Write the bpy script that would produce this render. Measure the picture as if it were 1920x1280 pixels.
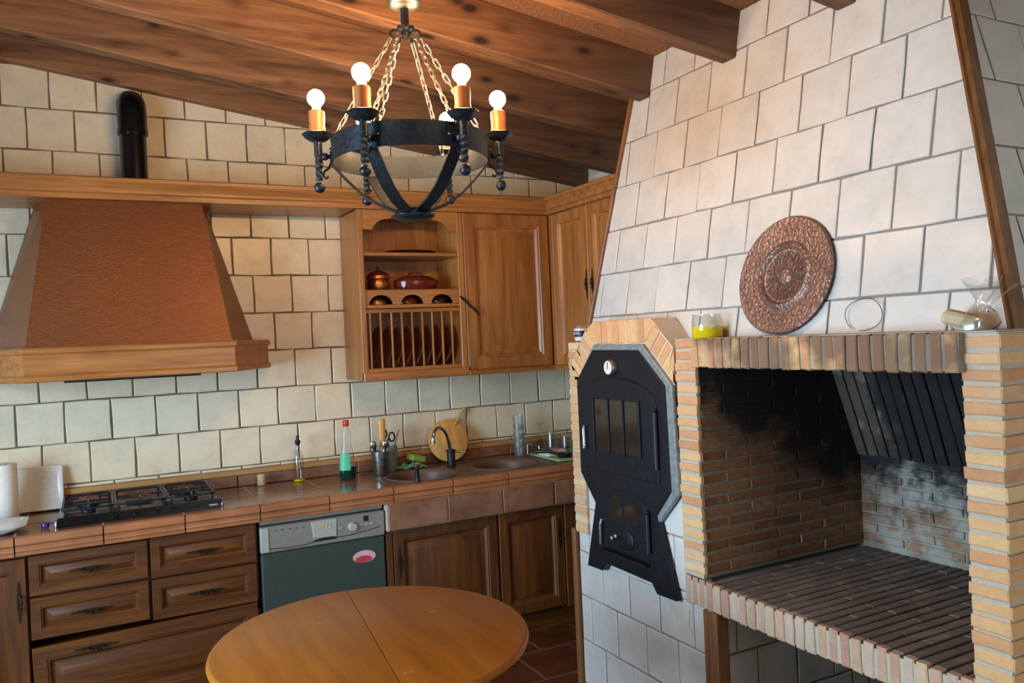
import bpy, bmesh, math, random
from mathutils import Matrix, Vector
for _o in list(bpy.data.objects): bpy.data.objects.remove(_o)
S = bpy.context.scene
COL = S.collection
rnd = random.Random(11)
PI = math.pi
R = math.radians

# ------------------------------------------------------------------ camera, world, lights, exposure
CAM = Vector((0, 0, 1.63))
_yaw, _pit, _rol = R(27.72), R(-0.385), R(-2.53)
_f = Vector((math.sin(_yaw)*math.cos(_pit), math.cos(_yaw)*math.cos(_pit), math.sin(_pit)))
_r = Vector((math.cos(_yaw), -math.sin(_yaw), 0))
_u = _r.cross(_f)
_r2 = math.cos(_rol)*_r + math.sin(_rol)*_u
_u2 = -math.sin(_rol)*_r + math.cos(_rol)*_u
cd = bpy.data.cameras.new('camera'); cam = bpy.data.objects.new('camera', cd); COL.objects.link(cam)
cam.matrix_world = Matrix(((_r2.x, _u2.x, -_f.x, CAM.x), (_r2.y, _u2.y, -_f.y, CAM.y), (_r2.z, _u2.z, -_f.z, CAM.z), (0, 0, 0, 1)))
cd.sensor_width = 36; cd.lens = 1511/1920*36; cd.clip_start = 0.02; cd.clip_end = 60
S.camera = cam

w = bpy.data.worlds.new('sky'); S.world = w; w.use_nodes = True
bg = w.node_tree.nodes['Background']
bg.inputs[0].default_value = (0.80, 0.90, 1.0, 1); bg.inputs[1].default_value = 1.0

def area(name, loc, target, sx, sy, power, colour):
    d = bpy.data.lights.new(name, 'AREA'); d.shape = 'RECTANGLE'; d.size = sx; d.size_y = sy
    d.energy = power; d.color = colour
    o = bpy.data.objects.new(name, d); COL.objects.link(o); o.location = loc
    o.rotation_euler = (Vector(target)-Vector(loc)).to_track_quat('-Z', 'Y').to_euler()
    return o
wl = area('window_daylight', (-1.93, 2.10, 1.40), (2.0, 2.35, .55), 1.8, 1.6, 140, (0.55, 0.78, 1.0)); wl.data.spread = R(140)
area('added_side_fill', (1.50, -1.42, 1.25), (1.9, 2.5, 1.3), 1.4, 1.9, 24, (0.84, 0.94, 1.0))  # added fill from behind the camera, brightens the chimney's side face
BULB = 390.0

S.view_settings.view_transform = 'Standard'; S.view_settings.look = 'None'
S.view_settings.exposure = -0.12; S.view_settings.gamma = 1.0
try: S.view_settings.use_curve_mapping = False
except Exception: pass
try:
    S.cycles.max_bounces = 8; S.cycles.diffuse_bounces = 4; S.cycles.glossy_bounces = 4
    S.cycles.transmission_bounces = 8; S.cycles.transparent_max_bounces = 24
    S.cycles.caustics_reflective = False; S.cycles.caustics_refractive = False
    S.cycles.sample_clamp_indirect = 4.0
except Exception: pass

# ------------------------------------------------------------------ materials
def lin(c):
    return tuple(((v/255)/12.92 if v/255 <= .04045 else ((v/255+.055)/1.055)**2.4) for v in c)
class X:
    """a node socket with arithmetic"""
    def __init__(s, nt, sock): s.nt, s.s = nt, sock
    def op(s, o, b=None, c=None, clamp=False):
        n = s.nt.nodes.new('ShaderNodeMath'); n.operation = o; n.use_clamp = clamp
        for i, v in enumerate((s, b, c)):
            if v is None: continue
            if isinstance(v, X): s.nt.links.new(v.s, n.inputs[i])
            else: n.inputs[i].default_value = v
        return X(s.nt, n.outputs[0])
    def __add__(s, b): return s.op('ADD', b)
    def __sub__(s, b): return s.op('SUBTRACT', b)
    def __mul__(s, b): return s.op('MULTIPLY', b)
    def clamp(s): return s.op('ADD', 0.0, clamp=True)
    def step(s, a, b):
        n = s.nt.nodes.new('ShaderNodeMapRange'); n.interpolation_type = 'SMOOTHSTEP'
        s.nt.links.new(s.s, n.inputs[0]); n.inputs[1].default_value = a; n.inputs[2].default_value = b
        return X(s.nt, n.outputs[0])
class Mt:
    def __init__(s, name):
        s.m = bpy.data.materials.new(name); s.m.use_nodes = True; s.nt = s.m.node_tree
        s.b = s.nt.nodes['Principled BSDF']; s._rand = None
    def new(s, t): return s.nt.nodes.new(t)
    def lk(s, a, b): s.nt.links.new(a, b)
    def set(s, **k):
        for n, v in k.items():
            i = s.b.inputs[n.replace('_', ' ')]
            if isinstance(v, X): s.lk(v.s, i)
            elif hasattr(v, 'is_output'): s.lk(v, i)
            else: i.default_value = (*v, 1) if isinstance(v, tuple) and len(v) == 3 and i.type == 'RGBA' else v
        return s
    def rand(s):
        if s._rand is None: s._rand = X(s.nt, s.new('ShaderNodeObjectInfo').outputs['Random'])
        return s._rand
    def pos(s):
        g = s.new('ShaderNodeNewGeometry'); p = s.new('ShaderNodeSeparateXYZ'); s.lk(g.outputs['Position'], p.inputs[0])
        return [X(s.nt, p.outputs[i]) for i in range(3)]
    def coord(s, stretch=(1, 1, 1), world=False, shift=True):
        if world: v = s.new('ShaderNodeNewGeometry').outputs['Position']
        else: v = s.new('ShaderNodeTexCoord').outputs['Object']
        if shift:
            a = s.new('ShaderNodeVectorMath'); a.operation = 'ADD'; s.lk(v, a.inputs[0])
            c = s.new('ShaderNodeCombineXYZ'); r = s.rand()*37.0
            for i in range(3): s.lk(r.s, c.inputs[i])
            s.lk(c.outputs[0], a.inputs[1]); v = a.outputs[0]
        m = s.new('ShaderNodeVectorMath'); m.operation = 'MULTIPLY'; s.lk(v, m.inputs[0]); m.inputs[1].default_value = stretch
        return m.outputs[0]
    def noise(s, v, scale, detail=4, rough=.55, dist=0.0):
        n = s.new('ShaderNodeTexNoise'); s.lk(v, n.inputs['Vector']); n.inputs['Scale'].default_value = scale
        n.inputs['Detail'].default_value = detail; n.inputs['Roughness'].default_value = rough; n.inputs['Distortion'].default_value = dist
        return X(s.nt, n.outputs[0])
    def ramp(s, x, stops):
        n = s.new('ShaderNodeValToRGB'); s.lk(x.s, n.inputs[0]); e = n.color_ramp.elements
        while len(e) < len(stops): e.new(.5)
        for k, (p, c) in zip(e, stops): k.position = p; k.color = (*lin(c), 1)
        return n.outputs[0]
    def mix(s, f, a, b, mode='MIX'):
        n = s.new('ShaderNodeMix'); n.data_type = 'RGBA'; n.blend_type = mode
        for i, v in ((0, f), (6, a), (7, b)):
            if isinstance(v, X): s.lk(v.s, n.inputs[i])
            elif hasattr(v, 'is_output'): s.lk(v, n.inputs[i])
            elif i == 0: n.inputs[0].default_value = v
            else: n.inputs[i].default_value = (*lin(v), 1)
        return n.outputs[2]
    def value(s, c, x):
        """scale a colour's value by x"""
        n = s.new('ShaderNodeHueSaturation'); s.lk(c, n.inputs['Color']); s.lk(x.s, n.inputs['Value']); return n.outputs[0]
    def bump(s, h, strength=.3, dist=.01):
        n = s.new('ShaderNodeBump'); s.lk(h.s, n.inputs['Height']); n.inputs['Strength'].default_value = strength
        n.inputs['Distance'].default_value = dist; s.lk(n.outputs[0], s.b.inputs['Normal']); return s

def plain(name, c, rough=.5, metal=0.0, bump=0.0, scale=60, **k):
    m = Mt(name); v = m.coord(shift=False); n = m.noise(v, scale, 3)
    d = tuple(max(0, int(x*.94)) for x in c)
    m.set(Base_Color=m.ramp(n, [(.3, d), (.7, c)]), Roughness=rough, Metallic=metal, **k)
    if bump: m.bump(n, bump, .004)
    return m.m
def wood(name, dark, mid, light, axis, rough=.38, fine=1.0, rand=.18, knots=False, coat=.15):
    m = Mt(name)
    st = [9.0*fine]*3; st['xyz'.index(axis)] = .7*fine
    v = m.coord(tuple(st)); n = m.noise(v, 3.2, 6, .62, .35)
    st2 = [70.0*fine]*3; st2['xyz'.index(axis)] = 2.2
    n2 = m.noise(m.coord(tuple(st2)), 2.0, 3, .6)
    t = (n*.78 + n2*.22)
    c = m.ramp(t, [(.30, dark), (.5, mid), (.72, light)])
    c = m.value(c, m.rand()*rand + (1-rand/2))
    if knots:
        sk = [9.5]*3; sk['xyz'.index(axis)] = 4.4
        vo = m.new('ShaderNodeTexVoronoi'); m.lk(m.coord(tuple(sk)), vo.inputs['Vector']); vo.inputs['Scale'].default_value = 1.0
        k = X(m.nt, vo.outputs['Distance']) + (n-.5)*.22
        c = m.mix(k.step(.36, .14)*.5, c, (84, 48, 28)); c = m.mix(k.step(.20, .09), c, (44, 24, 14))
        px = m.pos()[0]; c = m.mix((px + (n-.5)*.5).step(1.1, 2.2)*.62, c, (50, 37, 30))
    m.set(Base_Color=c, Roughness=rough, Coat_Weight=coat, Coat_Roughness=.3); m.bump(n2, .15, .003)
    return m.m

M = {}
for a in 'xyz':
    M['oak_'+a] = wood('oak_grain_'+a, (126, 76, 32), (164, 104, 50), (190, 130, 72), a)
    M['oakd_'+a] = wood('base_oak_grain_'+a, (58, 28, 3), (88, 46, 7), (116, 66, 15), a, rough=.5, coat=.0)
M['beam'] = wood('pine_beam', (86, 55, 34), (140, 95, 60), (178, 128, 86), 'x', rough=.62, fine=.8, rand=.25, knots=True, coat=.0)
M['trimwood'] = wood('trim_wood', (86, 52, 24), (122, 78, 40), (150, 100, 54), 'z', rough=.5)
M['table'] = wood('table_pine', (142, 78, 14), (166, 94, 22), (180, 110, 34), 'y', rough=.36, fine=.6, coat=.10)
M['board'] = wood('board_wood', (186, 128, 58), (208, 152, 80), (222, 172, 102), 'z', rough=.5)
M['candle'] = wood('candle_sleeve', (150, 78, 34), (190, 106, 50), (214, 130, 66), 'z', rough=.45)

# worn_spots on the table varnish
_nt = M['table'].node_tree; _b = _nt.nodes['Principled BSDF']; _src = _b.inputs['Base Color'].links[0].from_socket
_tc = _nt.nodes.new('ShaderNodeTexCoord'); _no = _nt.nodes.new('ShaderNodeTexNoise'); _no.inputs['Scale'].default_value = 11; _no.inputs['Detail'].default_value = 5
_nt.links.new(_tc.outputs['Object'], _no.inputs['Vector'])
_mx = _nt.nodes.new('ShaderNodeMix'); _mx.data_type = 'RGBA'; _nt.links.new((X(_nt, _no.outputs[0]).step(.70, .78)*.5).s, _mx.inputs[0]); _nt.links.new(_src, _mx.inputs[6]); _mx.inputs[7].default_value = (*lin((222, 190, 150)), 1)
_nt.links.new(_mx.outputs[2], _b.inputs['Base Color'])

def tile_mat(name, tint, spread, gl=.24):
    m = Mt(name); v = m.coord()
    n = m.noise(v, 9, 5, .6); n2 = m.noise(v, 42, 3)
    c = m.ramp(n*.75 + n2*.25, [(.28, tuple(int(x*.93) for x in tint)), (.5, tint), (.75, tuple(min(255, int(x*1.05)) for x in tint))])
    c = m.mix(m.noise(v, 15, 2).step(.66, .78)*.22, c, (188, 178, 160))
    c = m.value(c, m.rand()*spread + (1-spread*.5))
    m.set(Base_Color=c, Roughness=(n2*.25+gl), Coat_Weight=.15, Coat_Roughness=.2); m.bump(n*.7+n2*.3, .35, .006)
    return m.m
M['tile'] = tile_mat('cream_glazed_tile', (226, 211, 181), .08)
M['tile2'] = tile_mat('white_glazed_tile', (203, 199, 192), .06, .36)
M['grout'] = plain('grey_grout', (112, 94, 74), .9, bump=.3)
M['grout2'] = plain('light_grout', (140, 130, 122), .9, bump=.3)
M['mortar'] = plain('lime_mortar', (190, 178, 158), .95, bump=.6, scale=120)
M['plaster'] = plain('wall_plaster', (206, 196, 180), .9, bump=.2)

def brick_mat(name, stops, soot_shade=False, rough=.85, grime=0.0):
    m = Mt(name); v = m.coord(); n = m.noise(v, 28, 5, .65); n2 = m.noise(v, 160, 2)
    r = m.rand()
    c = m.ramp(r, stops); c = m.value(c, n*.5 + .74)
    c = m.mix(m.noise(v, 13, 3).step(.55, .75)*.4, c, (196, 178, 150))
    if soot_shade == 'throat':
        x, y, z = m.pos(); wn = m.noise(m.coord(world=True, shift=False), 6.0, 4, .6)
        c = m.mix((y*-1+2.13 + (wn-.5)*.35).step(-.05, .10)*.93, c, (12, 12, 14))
    elif soot_shade:
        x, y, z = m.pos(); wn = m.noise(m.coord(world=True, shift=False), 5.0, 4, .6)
        k = ((z-1.06)*2.4 + (x-2.32)*1.15 + (wn-.5)*1.2).step(-.10, .50)  # soot stain plus the lintel's shade painted in, darker with height
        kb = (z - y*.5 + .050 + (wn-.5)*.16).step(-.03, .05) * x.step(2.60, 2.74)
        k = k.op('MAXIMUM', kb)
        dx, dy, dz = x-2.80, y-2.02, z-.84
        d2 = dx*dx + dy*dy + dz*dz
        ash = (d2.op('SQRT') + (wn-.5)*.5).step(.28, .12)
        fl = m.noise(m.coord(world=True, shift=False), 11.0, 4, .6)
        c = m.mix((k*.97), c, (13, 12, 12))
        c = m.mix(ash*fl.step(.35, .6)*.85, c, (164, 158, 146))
    if grime: c = m.mix(m.noise(m.coord(world=True, shift=False), 6, 4).step(.36, .58)*grime, c, (74, 60, 54))
    m.set(Base_Color=c, Roughness=rough); m.bump(n*.6+n2*.4, .6, .006)
    return m.m
BR = [(0, (194, 138, 98)), (.25, (212, 164, 116)), (.5, (218, 176, 120)), (.72, (204, 146, 102)), (1, (222, 190, 140))]
M['brick'] = brick_mat('pale_brick', BR)
M['brick_lintel'] = brick_mat('sooted_lintel_brick', BR, grime=.75)
M['mortar_lintel'] = brick_mat('sooted_lintel_mortar', [(0, (178, 164, 144)), (1, (178, 164, 144))], grime=.6)
M['brick_edge'] = brick_mat('worn_edge_brick', [(0, (176, 128, 104)), (.3, (198, 160, 130)), (.6, (190, 170, 150)), (1, (206, 172, 132))], grime=.15)
M['brick_in'] = brick_mat('firebox_brick', [(0, (118, 78, 50)), (.35, (144, 96, 62)), (.7, (150, 108, 70)), (1, (132, 82, 56))], soot_shade=True)
M['mortar_in'] = brick_mat('firebox_mortar', [(0, (138, 126, 106)), (1, (138, 126, 106))], soot_shade=True)
M['brick_floor'] = brick_mat('ash_stained_hearth_brick', [(0, (116, 108, 102)), (.4, (128, 118, 110)), (.7, (120, 110, 104)), (1, (134, 120, 110))], grime=.35)
M['brick_smoke'] = brick_mat('smoke_black_brick', [(0, (70, 62, 54)), (.5, (82, 73, 62)), (1, (74, 66, 56))], soot_shade='throat')
M['mortar_dark'] = plain('sooted_mortar', (58, 52, 46), .95, bump=.5)

def terracotta(name, a, b, rough, coat):
    m = Mt(name); v = m.coord(); n = m.noise(v, 7, 5, .6); n2 = m.noise(v, 60, 3)
    c = m.ramp(n, [(.3, a), (.7, b)]); c = m.value(c, m.rand()*.25 + .88)
    m.set(Base_Color=c, Roughness=(n2*.2 + rough), Coat_Weight=coat, Coat_Roughness=.12); m.bump(n, .25, .004)
    return m.m
M['terra'] = terracotta('worktop_tile', (104, 70, 52), (142, 100, 78), .16, .5)
M['terra_edge'] = terracotta('nosing_tile', (146, 90, 54), (176, 116, 74), .36, .1)
M['terra_apron'] = terracotta('apron_tile', (104, 68, 48), (154, 110, 82), .38, .2)
M['floor_tile'] = terracotta('floor_tile', (72, 34, 18), (106, 54, 30), .28, .2)
M['tan_strip'] = plain('tan_edging_strip', (186, 138, 84), .5)
M['stone'] = plain('brown_composite', (104, 78, 66), .42, bump=.2, scale=220)

m = Mt('straw_board'); v = m.coord((6, 26, 6), shift=False); n = m.noise(v, 7, 6, .75, 1.2); n2 = m.noise(m.coord(shift=False), 90, 3)
m.set(Base_Color=m.ramp(n*.6+n2*.4, [(.3, (128, 78, 44)), (.5, (182, 120, 74)), (.72, (214, 156, 104))]), Roughness=.95); m.bump(n*.6+n2*.4, 1.0, .03)
M['straw'] = m.m

def metal(name, c, rough, bump=0.0, scale=60, metallic=1.0):
    m = Mt(name); v = m.coord(shift=False); n = m.noise(v, scale, 4)
    m.set(Base_Color=m.ramp(n, [(.3, tuple(int(x*.8) for x in c)), (.7, c)]), Metallic=metallic, Roughness=(n*.2 + rough))
    if bump: m.bump(n, bump, .003)
    return m.m
M['iron'] = metal('black_wrought_iron', (58, 64, 72), .30, .25, 90, .75)
M['iron_in'] = metal('blackened_steel_plate', (23, 26, 31), .40, .12, 40, .3)
M['zinc'] = metal('galvanised_frame', (156, 164, 164), .42, .1, 50, .45)
M['steel'] = metal('brushed_steel', (168, 168, 164), .26)
M['chrome'] = metal('chrome', (206, 206, 206), .06)
M['copper_dark'] = metal('aged_copper', (158, 124, 110), .34, .0, 60, .65)
M['brass'] = metal('pale_brass_chain', (190, 184, 172), .30)
M['bronze'] = metal('dark_bronze', (62, 46, 30), .36, .1, 60, .7)
M['black'] = plain('black_enamel', (14, 14, 15), .22)
M['blackplastic'] = plain('black_plastic', (20, 20, 22), .45)
M['white'] = plain('white_ceramic', (226, 222, 212), .18)
M['paper'] = plain('paper_towel', (232, 226, 214), .95, bump=.3, scale=160)
M['whiteplastic'] = plain('white_plastic', (220, 220, 216), .4)
M['silverpaint'] = plain('silver_panel', (150, 148, 142), .38, .4)
M['silverlight'] = plain('silver_panel_light', (182, 182, 174), .4, .2)
M['greygreen'] = plain('dark_green_grey_door', (62, 74, 68), .34, .2)
M['purple'] = plain('purple_plastic', (72, 34, 108), .3)
M['red'] = plain('red_plastic', (206, 62, 40), .4)
M['redsticker'] = plain('red_sticker', (196, 60, 68), .5)
M['pinksticker'] = plain('pink_sticker', (222, 178, 184), .5)
M['gold'] = plain('gold_print', (206, 180, 120), .4)
M['greenlabel'] = plain('green_label', (86, 196, 150), .5)
M['sponge'] = plain('green_sponge', (150, 196, 86), .95, bump=.8, scale=200)
M['cloth'] = plain('green_white_cloth', (120, 190, 150), .9, bump=.4, scale=30)
M['navy'] = plain('dark_label', (36, 32, 60), .5)
M['bread'] = plain('beige_firelighter', (206, 186, 146), .9, bump=.4)
M['wire'] = plain('grey_wire', (96, 90, 84), .5, .6)
M['redpot'] = plain('red_brown_enamel', (104, 38, 24), .16)
M['darkbowl'] = plain('dark_brown_glaze', (60, 34, 24), .2)
M['brownplate'] = plain('brown_glazed_plate', (128, 70, 42), .14)
M['mintgreen'] = plain('pale_green_board', (176, 206, 140), .6)
M['goldpot'] = metal('hammered_brass', (206, 140, 80), .24, .8, 90)

m = Mt('hood_hammered_copper'); v = m.coord((3, 3, 30), shift=False); n = m.noise(v, 9, 5, .7); vo = m.new('ShaderNodeTexVoronoi'); m.lk(m.coord(shift=False), vo.inputs['Vector']); vo.inputs['Scale'].default_value = 120
h = X(m.nt, vo.outputs['Distance'])
m.set(Base_Color=m.ramp(n, [(.3, (112, 64, 34)), (.7, (146, 88, 50))]), Metallic=.45, Roughness=.40); m.bump(h*.7+n*.3, .45, .004)
M['hood'] = m.m
m = Mt('embossed_copper'); v = m.coord(shift=False)
vo = m.new('ShaderNodeTexVoronoi'); m.lk(v, vo.inputs['Vector']); vo.inputs['Scale'].default_value = 105; vo.feature = 'SMOOTH_F1'
h = X(m.nt, vo.outputs['Distance']) + m.noise(v, 70, 3)*.6
m.set(Base_Color=m.ramp(m.noise(v, 20, 4), [(.3, (120, 94, 84)), (.7, (152, 120, 108))]), Metallic=.55, Roughness=.42); m.bump(h, .8, .005)
M['emboss'] = m.m

def glass(name, c, rough=0.0, tr=1.0, ior=1.45):
    m = Mt(name); n = m.noise(m.coord(shift=False), 14, 2)
    m.set(Base_Color=m.ramp(n, [(.2, tuple(int(x*.97) for x in c)), (.8, c)]), Roughness=rough+.02, Alpha=1-tr*.88, Specular_IOR_Level=.8); return m.m
def thin(name, tint, rough=.03, k=1.0, base=.0):
    m = Mt(name); nt = m.nt; n = m.noise(m.coord(shift=False), 16, 2)
    t = m.new('ShaderNodeBsdfTransparent'); g = m.new('ShaderNodeBsdfGlossy'); f = m.new('ShaderNodeLayerWeight'); mx = m.new('ShaderNodeMixShader')
    m.lk(m.ramp(n, [(.2, tuple(int(x*.96) for x in tint)), (.8, tint)]), t.inputs[0]); g.inputs['Roughness'].default_value = rough; f.inputs[0].default_value = .5
    m.lk((X(nt, f.outputs['Facing']).op('POWER', 4.0)*(.75*k) + (base+.035)).s, mx.inputs[0]); m.lk(t.outputs[0], mx.inputs[1]); m.lk(g.outputs[0], mx.inputs[2])
    m.lk(mx.outputs[0], nt.nodes['Material Output'].inputs[0]); nt.nodes.remove(m.b); return m.m
M['glass'] = thin('clear_glass', (253, 254, 253))
M['greenglass'] = thin('greenish_glass', (238, 249, 243), .28, 1.0, .07)
M['plasticglass'] = thin('clear_plastic', (250, 251, 251), .5, 1.0, .10)
M['oil'] = plain('yellow_oil', (214, 190, 24), .1)
M['soapliquid'] = plain('dark_green_liquid', (10, 52, 46), .1)
M['ovenglass'] = plain('smoked_oven_glass', (44, 36, 28), .06)
M['film'] = thin('cellophane', (251, 252, 252), .16, 1.3, .06)
def emit(name, c, s):
    m = Mt(name); m.set(Base_Color=(1., 1., 1.), Emission_Color=c, Emission_Strength=s)
    n = m.noise(m.coord(shift=False), 8, 1); m.set(Roughness=(n*.1+.2)); return m.m
M['bulb'] = emit('lit_bulb', (1.0, .60, .27), BULB)
M['display'] = plain('dark_display', (40, 34, 24), .2)
# ------------------------------------------------------------------ mesh tools
WM = {}
I4 = Matrix.Identity(4)
def frame(o, u, v):
    u = Vector(u).normalized(); v = Vector(v).normalized(); n = u.cross(v)
    return Matrix(((u.x, v.x, n.x, o[0]), (u.y, v.y, n.y, o[1]), (u.z, v.z, n.z, o[2]), (0, 0, 0, 1)))
def FY(y, x=0, z=0): return frame((x, y, z), (1, 0, 0), (0, 0, 1))       # a face looking towards -y: u=x, v=z, n=-y
def FX(x, y=0, z=0): return frame((x, y, z), (0, -1, 0), (0, 0, 1))      # a face looking towards -x: u=-y, v=z, n=-x
def FZ(z): return frame((0, 0, z), (1, 0, 0), (0, 1, 0))
def T(x, y, z): return Matrix.Translation((x, y, z))
class MB:
    def __init__(s, m=None): s.v = []; s.f = []; s.M = m or I4
    def add(s, vs, fs):
        o = len(s.v); s.v += [s.M @ Vector(p) for p in vs]; s.f += [tuple(i+o for i in f) for f in fs]; return s
    def box(s, x0, x1, y0, y1, z0, z1, ch=0.0):
        if ch <= 0:
            return s.add([(x, y, z) for z in (z0, z1) for y in (y0, y1) for x in (x0, x1)],
                         [(0, 2, 3, 1), (4, 5, 7, 6), (0, 1, 5, 4), (2, 6, 7, 3), (0, 4, 6, 2), (1, 3, 7, 5)])
        ch = min(ch, .49*(x1-x0), .49*(y1-y0), .49*(z1-z0))
        a = [(x0+ch, y0+ch), (x1-ch, y0+ch), (x1-ch, y1-ch), (x0+ch, y1-ch)]
        b = [(x0, y0+ch), (x0+ch, y0), (x1-ch, y0), (x1, y0+ch), (x1, y1-ch), (x1-ch, y1), (x0+ch, y1), (x0, y1-ch)]
        vs = [(*p, z0) for p in a] + [(*p, z0+ch) for p in b] + [(*p, z1-ch) for p in b] + [(*p, z1) for p in a]
        fs = [(3, 2, 1, 0), (20, 21, 22, 23)]
        for k in range(8): fs.append((4+k, 4+(k+1) % 8, 12+(k+1) % 8, 12+k))
        for q in range(4):
            i, j = 1+2*q, 2+2*q
            fs.append((q, (q+1) % 4, 4+j % 8, 4+i)); fs.append((20+(q+1) % 4, 20+q, 12+i, 12+j % 8))
            fs.append((q, 4+i, 4+(i-1) % 8)); fs.append((20+q, 12+(i-1) % 8, 12+i))
        return s.add(vs, fs)
    def loft(s, loops, cap0=True, cap1=True, closed=False):
        n = len(loops[0]); vs = [p for l in loops for p in l]; fs = []
        m = len(loops)
        for i in range(m if closed else m-1):
            for k in range(n):
                a, b = i*n+k, i*n+(k+1) % n; c, d = ((i+1) % m)*n+(k+1) % n, ((i+1) % m)*n+k
                fs.append((a, b, c, d))
        if not closed:
            if cap0: fs.append(tuple(reversed(range(n))))
            if cap1: fs.append(tuple(range((m-1)*n, m*n)))
        return s.add(vs, fs)
    def prism(s, poly, a0, a1, axis='n', ch=0.0):
        def P(u, v, a): return {'n': (u, v, a), 'x': (a, u, v), 'y': (u, a, v), 'z': (u, v, a)}[axis]
        if ch: 
            i = inset(poly, ch)
            return s.loft([[P(*p, a0) for p in poly], [P(*p, a1-ch) for p in poly], [P(*p, a1) for p in i]])
        return s.loft([[P(*p, a0) for p in poly], [P(*p, a1) for p in poly]])
    def lathe(s, prof, n=24, c=(0, 0, 0), cap0=True, cap1=True, sx=1.0, sy=1.0, wave=None):
        loops = []
        for r, z in prof:
            loops.append([(c[0]+sx*r*math.cos(2*PI*k/n)*(wave(k) if wave else 1), c[1]+sy*r*math.sin(2*PI*k/n)*(wave(k) if wave else 1), c[2]+z) for k in range(n)])
        return s.loft(loops, cap0, cap1)
    def sphere(s, c, r, n=12, m=7, sz=1.0):
        return s.lathe([(max(1e-4, r*math.sin(PI*i/m)), -r*sz*math.cos(PI*i/m)) for i in range(m+1)], n, c)
    def tube(s, pts, r, n=8, closed=False, twist=0.0, flat=1.0):
        pts = [Vector(p) for p in pts]; m = len(pts); loops = []
        up = None
        for i, p in enumerate(pts):
            if closed: t = pts[(i+1) % m]-pts[i-1]
            else: t = pts[min(i+1, m-1)]-pts[max(i-1, 0)]
            t.normalize()
            if up is None:
                up = Vector((0, 0, 1)) if abs(t.z) < .9 else Vector((1, 0, 0))
            up = (up - t*up.dot(t)).normalized(); sd = t.cross(up)
            rr = r[i] if isinstance(r, (list, tuple)) else r
            loops.append([tuple(p + up*(rr*math.cos(2*PI*k/n+twist*i)) + sd*(rr*flat*math.sin(2*PI*k/n+twist*i))) for k in range(n)])
        return s.loft(loops, closed=closed)
    def mesh(s, name, smooth=None):
        me = bpy.data.meshes.new(name)
        me.from_pydata([tuple(p) for p in s.v], [], s.f)
        b = bmesh.new(); b.from_mesh(me); bmesh.ops.recalc_face_normals(b, faces=b.faces); b.to_mesh(me); b.free()
        if smooth:
            me.polygons.foreach_set('use_smooth', [True]*len(me.polygons))
            me.set_sharp_from_angle(angle=R(smooth))
        return me
    def build(s, name, mat, parent=None, smooth=None, origin=None):
        if parent is not None: W = WM[parent]
        elif origin is not None: W = T(*origin)
        else:
            n = len(s.v); c = sum(s.v, Vector())/n; W = T(c.x, c.y, min(p.z for p in s.v))
        Wi = W.inverted(); s.v = [Wi @ p for p in s.v]
        me = s.mesh(name, smooth); me.materials.append(mat)
        o = bpy.data.objects.new(name, me); COL.objects.link(o)
        if parent is not None: o.parent = parent
        else: o.matrix_basis = W
        WM[o] = W
        return o
def put(name, me, mat, parent, W):
    """an object sharing mesh data, placed by a world matrix under its parent"""
    if not me.materials: me.materials.append(mat)
    o = bpy.data.objects.new(name, me); COL.objects.link(o); o.parent = parent
    o.matrix_basis = WM[parent].inverted() @ W
    WM[o] = W
    return o
def tag(o, label=None, cat=None, group=None, kind=None):
    if label: o['label'] = label
    if cat: o['category'] = cat
    if group: o['group'] = group
    if kind: o['kind'] = kind
    return o
def thing(name, label, cat, loc, group=None):
    o = bpy.data.objects.new(name, None); COL.objects.link(o); o.location = loc; o.empty_display_size = .05
    WM[o] = T(*loc); return tag(o, label, cat, group)
def struct(name, mb, mat, **k): return tag(mb.build(name, mat, None, **k), kind='structure')
def copy_tree(o, W, parent=None):
    """copy a thing with its parts; W is the new world matrix of the top"""
    c = o.copy(); COL.objects.link(c)
    if parent is None: c.matrix_basis = W
    else: c.parent = parent
    for ch in list(o.children): copy_tree(ch, None, c)
    return c
def area2(p): return .5*sum(p[i][0]*p[(i+1) % len(p)][1]-p[(i+1) % len(p)][0]*p[i][1] for i in range(len(p)))
def clip(poly, conv):
    """poly clipped by a convex counter-clockwise outline"""
    out = list(poly)
    for i in range(len(conv)):
        a, b = conv[i], conv[(i+1) % len(conv)]
        def side(p): return (b[0]-a[0])*(p[1]-a[1])-(b[1]-a[1])*(p[0]-a[0])
        src, out = out, []
        for k in range(len(src)):
            p, q = src[k], src[(k+1) % len(src)]; sp, sq = side(p), side(q)
            if sp >= 0: out.append(p)
            if (sp > 0 > sq) or (sp < 0 < sq):
                t = sp/(sp-sq); out.append((p[0]+t*(q[0]-p[0]), p[1]+t*(q[1]-p[1])))
        if len(out) < 3: return []
    res = []
    for p in out:
        if not res or math.hypot(p[0]-res[-1][0], p[1]-res[-1][1]) > 1e-4: res.append(p)
    if len(res) > 1 and math.hypot(res[0][0]-res[-1][0], res[0][1]-res[-1][1]) < 1e-4: res.pop()
    return res if len(res) > 2 else []
def inset(poly, d):
    n = len(poly); out = []
    s = 1 if area2(poly) > 0 else -1
    for i in range(n):
        p0, p, p1 = Vector(poly[i-1]), Vector(poly[i]), Vector(poly[(i+1) % n])
        e0 = (p-p0).normalized(); e1 = (p1-p).normalized()
        n0 = Vector((-e0.y, e0.x))*s; n1 = Vector((-e1.y, e1.x))*s
        b = n0+n1; k = max(.35, 1+n0.dot(n1))
        q = p + b*(d/k); out.append((q.x, q.y))
    return out
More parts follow.
